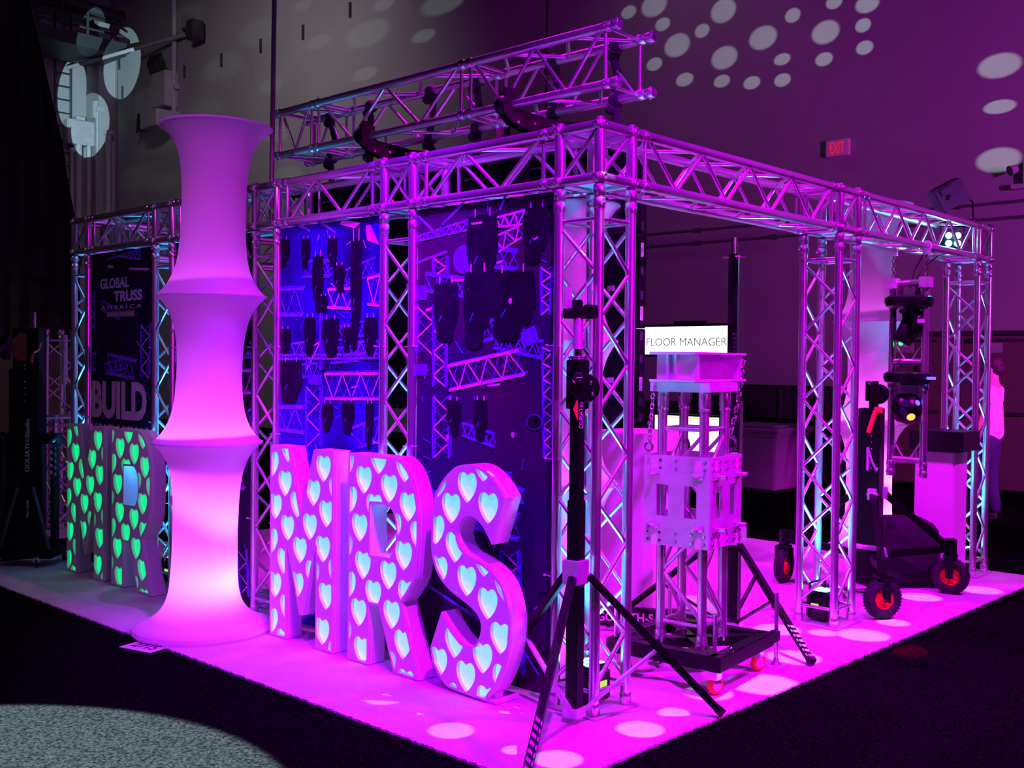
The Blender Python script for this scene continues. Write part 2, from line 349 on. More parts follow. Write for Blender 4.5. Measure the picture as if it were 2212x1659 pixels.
def text_mb(txt, o, x, y, wd, ht, th=0.001, bold=0.0, space=1.0, mb=None):
    """text as a flat raised mesh fitted to wd x ht: o = lower left corner, x/y = direction vectors"""
    cu = bpy.data.curves.new('t', 'FONT'); cu.body = txt; cu.extrude = 0.01; cu.offset = bold; cu.space_character = space; cu.resolution_u = 3
    ob = bpy.data.objects.new('t', cu); COL.objects.link(ob); dg = bpy.context.evaluated_depsgraph_get(); me = bpy.data.meshes.new_from_object(ob.evaluated_get(dg))
    bpy.data.objects.remove(ob); bpy.data.curves.remove(cu)
    xs = [v.co.x for v in me.vertices]; ys = [v.co.y for v in me.vertices]
    x0, x1, y0, y1 = min(xs), max(xs), min(ys), max(ys); o, x, y = V(o), V(x).normalized(), V(y).normalized(); z = x.cross(y)
    mb = mb or MB()
    vs = [o + x * ((v.co.x - x0) / (x1 - x0) * wd) + y * ((v.co.y - y0) / (y1 - y0) * ht) + z * (th if v.co.z > 0 else 0) for v in me.vertices]
    mb.add(vs, [tuple(p.vertices) for p in me.polygons]); bpy.data.meshes.remove(me); return mb
# ------------------------------------------------------------------ room shell
XW = 11.1
b = MB(); b.box((2, 8, -0.06), (36, 60, 0.10)); struct(b.build('floor', CARB))
b = MB(); b.box((XW + 0.15, 6.0, 5.9), (0.3, 44.0, 12.0)); wb = struct(b.build('wall_back', WALL))
b = MB(); b.box((1.0, 28.15, 5.9), (20.2, 0.3, 12.0)); struct(b.build('wall_left', WALL))
b = MB(); b.box((XW - 0.25, 27.6, 5.9), (0.5, 0.8, 12.0)); struct(b.build('trim_1', WALL))
for yy in (10.2, 27.05, -2.0):
    b = MB(); b.box((XW - 0.004, yy, 5.9), (0.012, 0.03, 12.0)); b.build('control_joint', PIPE, wb)
for yy, zz in ((19.59, 9.35), (17.84, 9.33), (16.07, 9.46), (21.37, 9.34), (23.21, 9.37), (26.9, 10.26), (26.7, 9.4)):
    b = MB(); b.box((XW - 0.02, yy, zz), (0.05, 0.05, 0.34)); b.build('wall_bracket', STEEL, wb)
# doors in the back wall
for k, (y0, y1) in enumerate(((2.52, 1.55), (3.84, 2.56), (1.50, 0.5))):
    yc, wd = (y0 + y1) / 2, abs(y0 - y1)
    b = MB(); b.box((XW - 0.02, yc, 1.03), (0.05, wd, 2.06)); d = struct(b.build('door_%d' % (k + 1), DOORM, bev=0.006))
    b = MB(); b.box((XW - 0.055, yc + wd * 0.12, 1.90), (0.02, min(0.36, wd * 0.5), 0.13)); b.build('push_plate', GREY, d)
    b = MB(); b.bar((XW - 0.07, yc + 0.3, 2.0), (XW - 0.07, yc - 0.35, 2.0), 0.05, 0.03); b.box((XW - 0.08, yc + 0.25, 2.0), (0.08, 0.18, 0.06)); b.build('door_closer', STEEL, d)
    b = MB(); b.bar((XW - 0.09, yc + 0.4, 1.02), (XW - 0.09, yc - 0.4, 1.02), 0.05, 0.04); b.build('panic_bar', STEEL, d)
b = MB(); b.box((XW - 0.03, 2.2, 2.10), (0.08, 3.5, 0.06)); struct(b.build('trim_2', STEEL))
b = MB(); b.box((XW - 0.01, 0, 0.06), (0.03, 30, 0.14)); struct(b.build('baseboard_back', STEEL))
# exit sign
ex = thing('exit_sign', 'white exit sign with red EXIT letters high on the purple back wall', 'sign', (XW, 4.37, 4.75))
b = MB(); b.box((XW - 0.04, 4.37, 4.87), (0.08, 0.36, 0.24)); b.build('sign_housing', mat('exit_sign_face', (0.85, 0.62, 0.62), 0.5, noise=0.05), ex, bev=0.008)
text_mb('EXIT', (XW - 0.081, 4.485, 4.785), (0, -1, 0), (0, 0, 1), 0.23, 0.17, 0.003, 0.01).build('lettering', mat('exit_red', (0.7, 0.02, 0.05), 0.5, emit=(0.9, 0.02, 0.08), es=0.55, noise=0.05), ex)
# conduits along the wall
for z0, lab in ((3.84, 'upper thin dark conduit running level along the back wall'), (3.63, 'lower thin dark conduit running level along the back wall')):
    t = thing('wall_conduit', lab, 'conduit', (XW - 0.05, -2, z0), 'conduits on the back wall')
    b = MB(); b.tube((XW - 0.05, -4, z0 - 0.01), (XW - 0.05, 14, z0 + 0.01), 0.022, 8); b.build('pipe', PIPE, t)
    b = MB()
    for i in range(12): b.box((XW - 0.03, -3 + i * 1.4, z0), (0.06, 0.05, 0.07))
    b.build('clamp', STEEL, t)
t = thing('emergency_light', 'small emergency light box with two heads at right edge of the wall', 'light', (XW, 1.80, 3.9))
b = MB(); b.box((XW - 0.08, 1.70, 4.02), (0.14, 0.36, 0.06)); b.box((XW - 0.06, 1.64, 4.18), (0.12, 0.2, 0.28)); b.build('housing', GREY, t, bev=0.01)
b = MB(); b.lathe([(0, 0), (0.05, 0), (0.07, 0.1), (0, 0.1)], (XW - 0.16, 1.80, 4.25), 12, (-0.6, 0.5, -0.3)); b.build('lamp_head', GREY, t)
# electrical boxes and pipes on the far left of the wall
t = thing('electrical_boxes', 'pair of dusty electrical boxes with hanging cables high on the wall', 'electrical box', (XW, 24.3, 8.1))
b = MB(); b.box((XW - 0.15, 25.0, 8.75), (0.3, 0.85, 0.75)); b.build('enclosure', GREY, t, bev=0.02)
b = MB(); b.box((XW - 0.2, 23.95, 8.95), (0.4, 0.75, 0.95)); b.build('enclosure', GREY, t, bev=0.02)
b = MB(); b.box((XW - 0.35, 23.9, 8.1), (0.7, 0.9, 0.45)); b.build('trough', GREY, t, bev=0.02)
b = MB()
for i in range(5): b.path([(XW - 0.3, 23.7 + i * 0.12, 9.4), (XW - 0.4, 23.8 + i * 0.14, 9.9), (XW - 0.35, 24.2 + i * 0.1, 9.75), (XW - 0.3, 24.3, 9.2)], 0.03, 6)
for i in range(4): b.path([(XW - 0.3, 24.6 + i * 0.15, 8.4), (XW - 0.4, 24.5 + i * 0.2, 7.95), (XW - 0.3, 25.2, 8.5)], 0.03, 6)
b.build('cable', RUB, t)
t = thing('vertical_conduit', 'dusty vertical conduit rising above the electrical boxes', 'conduit', (XW - 0.08, 23.62, 8.9))
b = MB(); b.tube((XW - 0.1, 23.62, 8.2), (XW - 0.1, 23.62, 11.8), 0.07, 10); b.box((XW - 0.08, 23.62, 9.0), (0.14, 0.3, 0.12)); b.build('pipe', GREY, t)
t = thing('wall_speaker', 'small dark horn on a bracket high on the wall', 'speaker', (XW, 22.2, 10.1))
b = MB(); b.box((XW - 0.3, 22.2, 10.2), (0.35, 0.34, 0.5)); b.build('horn', STEEL, t, bev=0.03)
b = MB(); b.path([(XW, 22.9, 10.3), (XW - 0.3, 22.8, 10.35), (XW - 0.3, 22.3, 10.3)], 0.04); b.build('bracket', STEEL, t)
t = thing('boom_pipe', 'long grey pipe reaching out from the corner pilaster', 'pipe', (XW, 28, 9.9))
b = MB(); b.tube((9.9, 27.7, 10.05), (11.0, 23.0, 10.3), 0.055, 10); b.tube((9.9, 27.7, 10.05), (10.9, 27.6, 10.4), 0.04, 8); b.build('pipe', GREY, t)
# ladder, ducts and catwalk in the far left corner
t = thing('wall_ladder', 'caged steel ladder on the far left wall', 'ladder', (9.85, 27.9, 7.0))
b = MB()
for dx in (0, 0.45): b.tube((9.62 + dx, 27.85, 4), (9.62 + dx, 27.85, 11.8), 0.035, 8)
b.build('rail', STEEL, t)
b = MB()
for i in range(20): b.tube((9.62, 27.85, 4.2 + i * 0.38), (10.07, 27.85, 4.2 + i * 0.38), 0.022, 6)
b.build('rung', STEEL, t)
t = thing('catwalk', 'dark steel catwalk with rails in the top left corner', 'catwalk', (8.6, 26.5, 10.2))
b = MB(); b.box((8.6, 26.6, 10.35), (4.2, 1.8, 0.35)); b.build('deck', STEEL, t)
b = MB(); b.box((8.7, 26.2, 11.35), (4.2, 0.5, 0.3)); b.tube((6.5, 25.8, 11.6), (10.6, 25.8, 11.2), 0.16, 12); b.build('duct', STEEL, t)
for i in range(6):
    b = MB(); b.tube((6.8 + i * 0.7, 25.75, 10.2), (6.8 + i * 0.7, 25.75, 11.9), 0.04, 8); b.build('post', STEEL, t)
b = MB(); b.tube((6.5, 25.72, 11.0), (10.6, 25.72, 11.0), 0.035, 8); b.tube((6.5, 25.72, 10.7), (10.6, 25.72, 10.7), 0.035, 8); b.build('rail', STEEL, t)
t = thing('wall_ducts', 'cluster of pale vertical ducts and pipes on the far corner', 'duct', (10.6, 27.2, 5.5))
for i, (x, y, z0, z1, r) in enumerate(((10.2, 27.6, 4.6, 8.6, 0.10), (10.45, 27.5, 4.5, 7.9, 0.07), (10.65, 27.3, 4.5, 8.9, 0.09), (10.05, 27.7, 4.5, 7.7, 0.06), (10.75, 26.9, 4.3, 8.2, 0.08))):
    b = MB(); b.tube((x, y, z0), (x, y, z1), r, 10); b.box((x, y, z1), (r * 2.6, r * 2.6, 0.12)); b.build('pipe', GREY, t)
b = MB(); b.box((10.2, 27.6, 8.2), (0.8, 0.3, 0.7)); b.box((10.6, 27.4, 8.9), (0.25, 0.3, 0.5)); b.build('duct_box', GREY, t, bev=0.02)
# black drape on the left
n = 60; b = MB(); vs = []; 
for i in range(n + 1):
    s = i / n; x = -1.6 + 3.33 * s; 
    for j in range(9):
        z = j / 8 * 8.0; xe = min(x, 1.72 - max(0, z - 3.1) * 0.245); vs.append((xe, 9.0 + 0.035 * math.sin(i * 1.7), z))
b.add(vs, [(i * 9 + j, i * 9 + j + 1, (i + 1) * 9 + j + 1, (i + 1) * 9 + j) for i in range(n) for j in range(8)], smooth=True)
dr = b.build('stage_drape', VEL); tag(dr, 'tall black drape hanging at the far left of the hall', 'drape')

# white booth carpet with a ragged cut edge
x0, x1, y0, y1 = -0.79, 5.05, -0.415, 5.75
b = MB(); pts = []
def edge(a, c, n):
    for i in range(n):
        t = i / n; p = V(a).lerp(V(c), t); d = (V(c) - V(a)).normalized(); nn = V((-d.y, d.x, 0))
        pts.append(p + nn * random.uniform(-0.006, 0.006))
edge((x0, y0, 0), (x1, y0, 0), 420); edge((x1, y0, 0), (x1, y1, 0), 60); edge((x1, y1, 0), (x0, y1, 0), 60); edge((x0, y1, 0), (x0, y0, 0), 420)
n = len(pts); vs = [V((p.x, p.y, 0.0)) for p in pts] + [V((p.x, p.y, -0.011)) for p in pts]
b.add(vs, [tuple(range(n))] + [(i, (i + 1) % n, n + (i + 1) % n, n + i) for i in range(n)])
tag(b.build('booth_carpet', CARW), 'white booth carpet with ragged cut edges laid on black aisle carpet', 'carpet')
t = thing('booth_number_card', 'small white card printed 2715 lying by the foot of the tall glowing column', 'card', (-0.86, 2.58, -0.01))
ax = V((0.25, -0.97, 0)).normalized(); ay = V((0.97, 0.25, 0)).normalized(); c0 = V((-0.96, 2.70, -0.0085))
b = MB(); b.prism([(0, 0), (0.25, 0), (0.25, 0.15), (0, 0.15)], c0, ax, ay, 0.002); b.build('card', mat('card_stock', (0.75, 0.72, 0.8), 0.6, noise=0.05), t)
text_mb('2715', c0 + ax * 0.035 + ay * 0.045 + V((0, 0, 0.0022)), ax, ay, 0.18, 0.085, 0.0008, 0.02).build('number_print', INKD, t)
# pale carpet and panels of the next booth, far left
tag(MB().box((-0.9, 9.6, -0.005), (5.2, 3.0, 0.02)).build('neighbour_carpet', mat('pale_carpet', (0.32, 0.28, 0.24), 0.95, noise=0.2, scale=5, bump=0.5)), 'pale carpet of the next booth seen behind the black crank lift', 'carpet')

# ------------------------------------------------------------------ truss
S = 0.24; H = 2.730; HL = H - S; TR = 0.025; BR = 0.0105
def zig(p0, p1, q0, q1, n, start, parent, r=BR, mm=None):
    """diagonal braces between chord p0-p1 and chord q0-q1, n of them, the first starts on chord p (start=0) or q"""
    p0, p1, q0, q1 = map(V, (p0, p1, q0, q1))
    for i in range(n):
        a, c = i / n, (i + 1) / n; g = 0.05 / n
        A = (p0, p1) if (i + start) % 2 == 0 else (q0, q1); B = (q0, q1) if (i + start) % 2 == 0 else (p0, p1)
        rod('brace', A[0].lerp(A[1], a + g), B[0].lerp(B[1], c - g), r, mm or ALU, parent, 8)
def coupler(mb, p, d):
    p, d = V(p), V(d).normalized()
    mb.lathe([(TR, -0.055), (0.029, -0.05), (0.029, -0.008), (0.024, -0.004), (0.024, 0.004), (0.029, 0.008), (0.029, 0.05), (TR, 0.055)], p, 14, d)
    x, y = perp(d)
    mb.tube(p - x * 0.036 + d * 0.03, p + x * 0.036 + d * 0.03, 0.005, 6); mb.tube(p - y * 0.036 - d * 0.03, p + y * 0.036 - d * 0.03, 0.005, 6)
def frame4(name, label, cat, group, P, d, L, n, starts, base=True, rings=(0.06,), w=S, nface=4):
    """box truss: P = four corner points (in order), d = axis, L = length"""
    d = V(d).normalized(); P = [V(p) for p in P]
    t = thing(name, label, cat, sum(P, V()) / 4, group)
    for p in P: rod('chord', p, p + d * L, TR, ALU, t, 16)
    k = len(P)
    for s in rings:
        for end in (s, L - s):
            for i in range(k):
                a, c = P[i] + d * end, P[(i + 1) % k] + d * end; e = (c - a).normalized()
                rod('cross_bar', a + e * 0.02, c - e * 0.02, BR, ALU, t, 8)
    m0 = rings[-1] + 0.03
    for i in range(k):
        a, c = P[i], P[(i + 1) % k]; e = (c - a).normalized() * 0.02
        zig(a + d * m0 + e, a + d * (L - m0) + e, c + d * m0 - e, c + d * (L - m0) - e, n, starts[i], t)
    for p in P: coupler_obj(t, p, d); coupler_obj(t, p + d * L, d)
    return t
def corner_box(x, y, lab):
    t = thing('truss_corner_box', lab, 'truss', (x + S / 2, y + S / 2, HL), 'truss corner boxes')
    Q = [(x, y + S), (x, y), (x + S, y), (x + S, y + S)]
    for q in Q: rod('post', (*q, HL + 0.02), (*q, H - 0.01), TR * 1.05, ALU, t, 16)
    for z in (HL, H):
        for i in range(4):
            a, c = V((*Q[i], z)), V((*Q[(i + 1) % 4], z)); rod('side_bar', a, c, TR, ALU, t, 16)
    for i in range(4):
        a, c = V((*Q[i], HL + 0.03)), V((*Q[(i + 1) % 4], H - 0.03)); e = (c - a); e.z = 0; e.normalize()
        rod('brace', a + e * 0.03, c - e * 0.03, BR, ALU, t, 8)
    for q in Q:
        for z in (HL, H): coupler_obj(t, (*q, z), None, 'ball_joint')
    b = MB(); b.box((x + S / 2, y + S / 2, HL - 0.002), (S * 0.92, S * 0.92, 0.005)); b.build('plate', ALUP, t)
    b = MB(); b.box((x + S / 2, y + S / 2, H - 0.005), (S * 0.92, S * 0.92, 0.005)); b.build('plate', ALUP, t); return t
TW = [(0, 0, 'aluminium truss tower at the front corner of the booth'), (0, 1.287, 'aluminium truss tower behind the letter R of the aqua-heart letters'),
      (0, 2.558, 'aluminium truss tower just right of the tall pink column'), (0, 3.84, 'blue-lit truss tower left of the tall pink column'),
      (0, 5.147, 'leftmost booth truss tower beside the lettered banner'), (2.368, 0, 'truss tower in the middle of the right-hand side of the booth'),
      (4.686, 0, 'rightmost truss tower beside the person in a white shirt'), (2.35, 5.147, 'truss tower at the rear left corner behind the lettered banner')]
for x, y, lab in TW:
    P = [(x, y + S, 0.012), (x, y, 0.012), (x + S, y, 0.012), (x + S, y + S, 0.012)]
    frame4('truss_tower', lab, 'truss tower', 'booth truss towers', P, (0, 0, 1), HL - 0.10, 10, (0, 0, 0, 0), rings=(0.10,))
    corner_box(x, y, 'corner box topping the ' + lab)
def beam(p, q, n, lab, first=0):
    p, q = V(p), V(q); d = (q - p).normalized(); sd = V((1, 0, 0)) if abs(d.y) > 0.5 else V((0, 1, 0))
    p += d * 0.07; L = (q - p).length - 0.07
    # order: top outer, bottom outer, bottom inner, top inner
    P = [p + V((0, 0, S)), p, p + sd * S, p + sd * S + V((0, 0, S))]
    return frame4('truss_beam', lab, 'truss beam', 'top truss beams of the booth', P, d, L, n, (first, 0, first, 1), rings=(0.035,))
beam((0, S, HL), (0, 1.287, HL), 3, 'short top truss beam just left of the front corner')
beam((0, 1.287 + S, HL), (0, 2.558, HL), 3, 'top truss beam right of the tall pink column')
beam((0, 2.558 + S, HL), (0, 3.84, HL), 3, 'top truss beam passing behind the tall pink column')
beam((0, 3.84 + S, HL), (0, 5.147, HL), 3, 'top truss beam above the lettered banner')
beam((S, 0, HL), (2.368, 0, HL), 8, 'long top truss beam right of the front corner')
beam((2.368 + S, 0, HL), (4.686, 0, HL), 8, 'top truss beam at far right holding the cyan lamp')
beam((S, 5.147, HL), (2.35, 5.147, HL), 8, 'top truss beam running back from the left end of the booth')
# base plates
for x, y, lab in TW:
    b = MB(); b.box((x + S / 2, y + S / 2, 0.006), (0.34, 0.34, 0.008)); tag(b.build('base_plate', ALUP, bev=0.002), 'base plate of the ' + lab, 'base plate', 'truss base plates')
# raised truss over the video wall
UX, UY0, UY1, UZ, UW = 0.54, 0.363, 3.366, 3.085, 0.297
for y0, y1, lab in ((UY0, UY0 + 1.08, 'grey-magenta raised truss section nearest the front, open tube ends'), (UY0 + 1.08, UY0 + 2.55, 'middle section of the raised truss above the video wall'), (UY0 + 2.55, UY1, 'unlit grey end section of the raised truss beside the thin pole')):
    P = [(UX, y0, UZ + UW), (UX, y0, UZ), (UX + UW, y0, UZ), (UX + UW, y0, UZ + UW)]
    frame4('raised_truss', lab, 'truss beam', 'raised truss sections', P, (0, 1, 0), y1 - y0, 4 if y1 - y0 > 1.2 else (4 if y1 - y0 > 0.8 else 2), (0, 0, 0, 0), rings=(0.04,))

# cyan uplighters standing inside the towers
def uplight(x, y, lab, pw):
    c = (x + S / 2 + 0.01, y + S / 2 + 0.02)
    t = thing('uplighter', lab, 'stage light', (c[0], c[1], 0.012), 'cyan uplighters in the truss towers')
    b = MB(); b.box((c[0], c[1], 0.10), (0.17, 0.15, 0.15)); b.box((c[0], c[1], 0.185), (0.15, 0.13, 0.03)); b.build('body', BLKP, t, bev=0.012)
    b = MB()
    for i in range(3):
        for j in range(3): b.lathe([(0.0, 0.004), (0.015, 0.002), (0.019, 0.0)], (c[0] + (i - 1) * 0.045, c[1] + (j - 1) * 0.04, 0.201), 10)
    b.build('led', CYLED, t)
    b = MB(); b.path([(c[0] - 0.1, c[1] + 0.04, 0.10), (c[0] - 0.1, c[1] + 0.04, 0.25), (c[0] + 0.1, c[1] + 0.04, 0.25), (c[0] + 0.1, c[1] + 0.04, 0.10)], 0.008, 6); b.build('bracket', BLK, t)
    b = MB(); b.box((c[0] - 0.088, c[1] + 0.01, 0.11), (0.004, 0.05, 0.028)); b.box((c[0] + 0.02, c[1] - 0.078, 0.11), (0.05, 0.004, 0.028)); b.build('display', LCD, t)
    b = MB()
    for i in range(4): b.ball((c[0] - 0.088, c[1] + 0.03 - i * 0.018, 0.075), 0.005, 6, 4); b.ball((c[0] + 0.035 - i * 0.018, c[1] - 0.078, 0.075), 0.005, 6, 4)
    b.build('button', STEEL, t)
    l = bpy.data.lights.new('uplight_beam', 'SPOT'); l.color = (0.02, 0.40, 1.0); l.energy = pw; l.spot_size = R(64); l.spot_blend = 0.7; l.shadow_soft_size = 0.035
    o = bpy.data.objects.new('uplight_beam', l); COL.objects.link(o); o.location = (c[0], c[1], 0.22); o.rotation_euler = (math.pi, 0, 0)
UPW = 330
for i, lab, k in ((0, 'black uplighter with cyan lamps inside the front corner tower', 1.0), (1, 'black uplighter hidden behind the aqua-heart R inside its tower', 0.8), (3, 'black uplighter in the blue-lit tower left of the tall column', 1.6), (4, 'black uplighter inside the leftmost tower', 1.6), (5, 'black uplighter with cyan lamps inside the middle right tower', 1.3), (6, 'black uplighter inside the rightmost tower', 1.4)):
    uplight(TW[i][0], TW[i][1], lab, UPW * k)

# ------------------------------------------------------------------ glowing lycra columns
def column(cx, cy, lab, tilt=(0, 0), inner=1.0, ht=3.03, name='glow_column', fl=(1.138, 2.018), sr=1.0):
    t = thing(name, lab, 'column', (cx, cy, 0.002), 'glowing fabric columns')
    def r(z):
        v = 0.185 + 0.012 * max(0, 1 - z)
        v += (0.41 - 0.195) * math.exp(-max(0, z - 0.03) / 0.075)
        v += (0.331 - 0.185) * math.exp(-abs(z - ht) / 0.10)
        for f in fl: v += (0.325 - 0.185) * math.exp(-abs(z - f) / 0.115)
        return v * sr
    zs = [0.03]; 
    while zs[-1] < ht - 1e-4:
        z = zs[-1]; st = 0.02 if min([abs(z - f) for f in fl + (0.0, ht)]) < 0.25 else 0.05
        nz = z + st
        for f in fl + (ht,):
            if z < f - 1e-6 < nz: nz = f
        zs.append(nz)
    secs = []; cur = []
    for z in zs:
        cur.append(z)
        if any(abs(z - f) < 1e-6 for f in fl): secs.append(cur); cur = [z]
    secs.append(cur); zt = ht
    for sc in secs:
        vs = []; n = 64; b = MB()
        for z in sc:
            for i in range(n):
                a = 2 * math.pi * i / n; rr = r(z); vs.append((cx + tilt[0] * z / 3 + rr * math.cos(a), cy + tilt[1] * z / 3 + rr * math.sin(a), z))
        b.add(vs, [(k * n + i, k * n + (i + 1) % n, (k + 1) * n + (i + 1) % n, (k + 1) * n + i) for k in range(len(sc) - 1) for i in range(n)], smooth=True)
        b.build('fabric_sleeve', LYC, t)
    b = MB(); b.lathe([(0.0, 0.0), (0.41 * sr, 0.0), (0.418 * sr, 0.015), (0.41 * sr, 0.032), (0.0, 0.032)], (cx, cy, 0.001), 64); b.build('base_ring', LYC, t)
    b = MB()
    for f in fl + (ht,): b.torus((cx + tilt[0] * f / 3, cy + tilt[1] * f / 3, f), (0, 0, 1), r(f) - 0.004, 0.007, 64, 6)
    b.build('hoop', LYC, t)
    b = MB(); b.lathe([(0, 0), (0.06, 0), (0.06, 0.1), (0.05, 0.12), (0, 0.12)], (cx, cy, 0.034), 16); b.build('inner_lamp', BLKP, t)
    for nm, z, ty, e, ang in (('column_lamp', 0.30, 'POINT', 17 * inner, 0), ('column_uplamp', 0.34, 'SPOT', 190 * inner, 64)):
        l = bpy.data.lights.new(nm, ty); l.color = (1.0, 0.10, 1.0); l.energy = e; l.shadow_soft_size = 0.04
        if ty == 'SPOT': l.spot_size = R(ang); l.spot_blend = 0.6
        o = bpy.data.objects.new(nm, l); COL.objects.link(o); o.location = (cx + 0.03, cy - 0.05, z); o.rotation_euler = (math.pi, 0, 0)
    return t
column(-0.425, 2.70, 'tall glowing pink fabric column standing in front of the left truss wall', (0.046, -0.049))
column(5.1, 1.05, 'glowing pink fabric column standing behind the right-hand truss', (0, 0), 1.2)
column(0.42, 0.505, 'pink fabric column seen through the front corner tower', (0, 0), 0.35, 2.45, fl=(1.0, 1.75), sr=0.72)
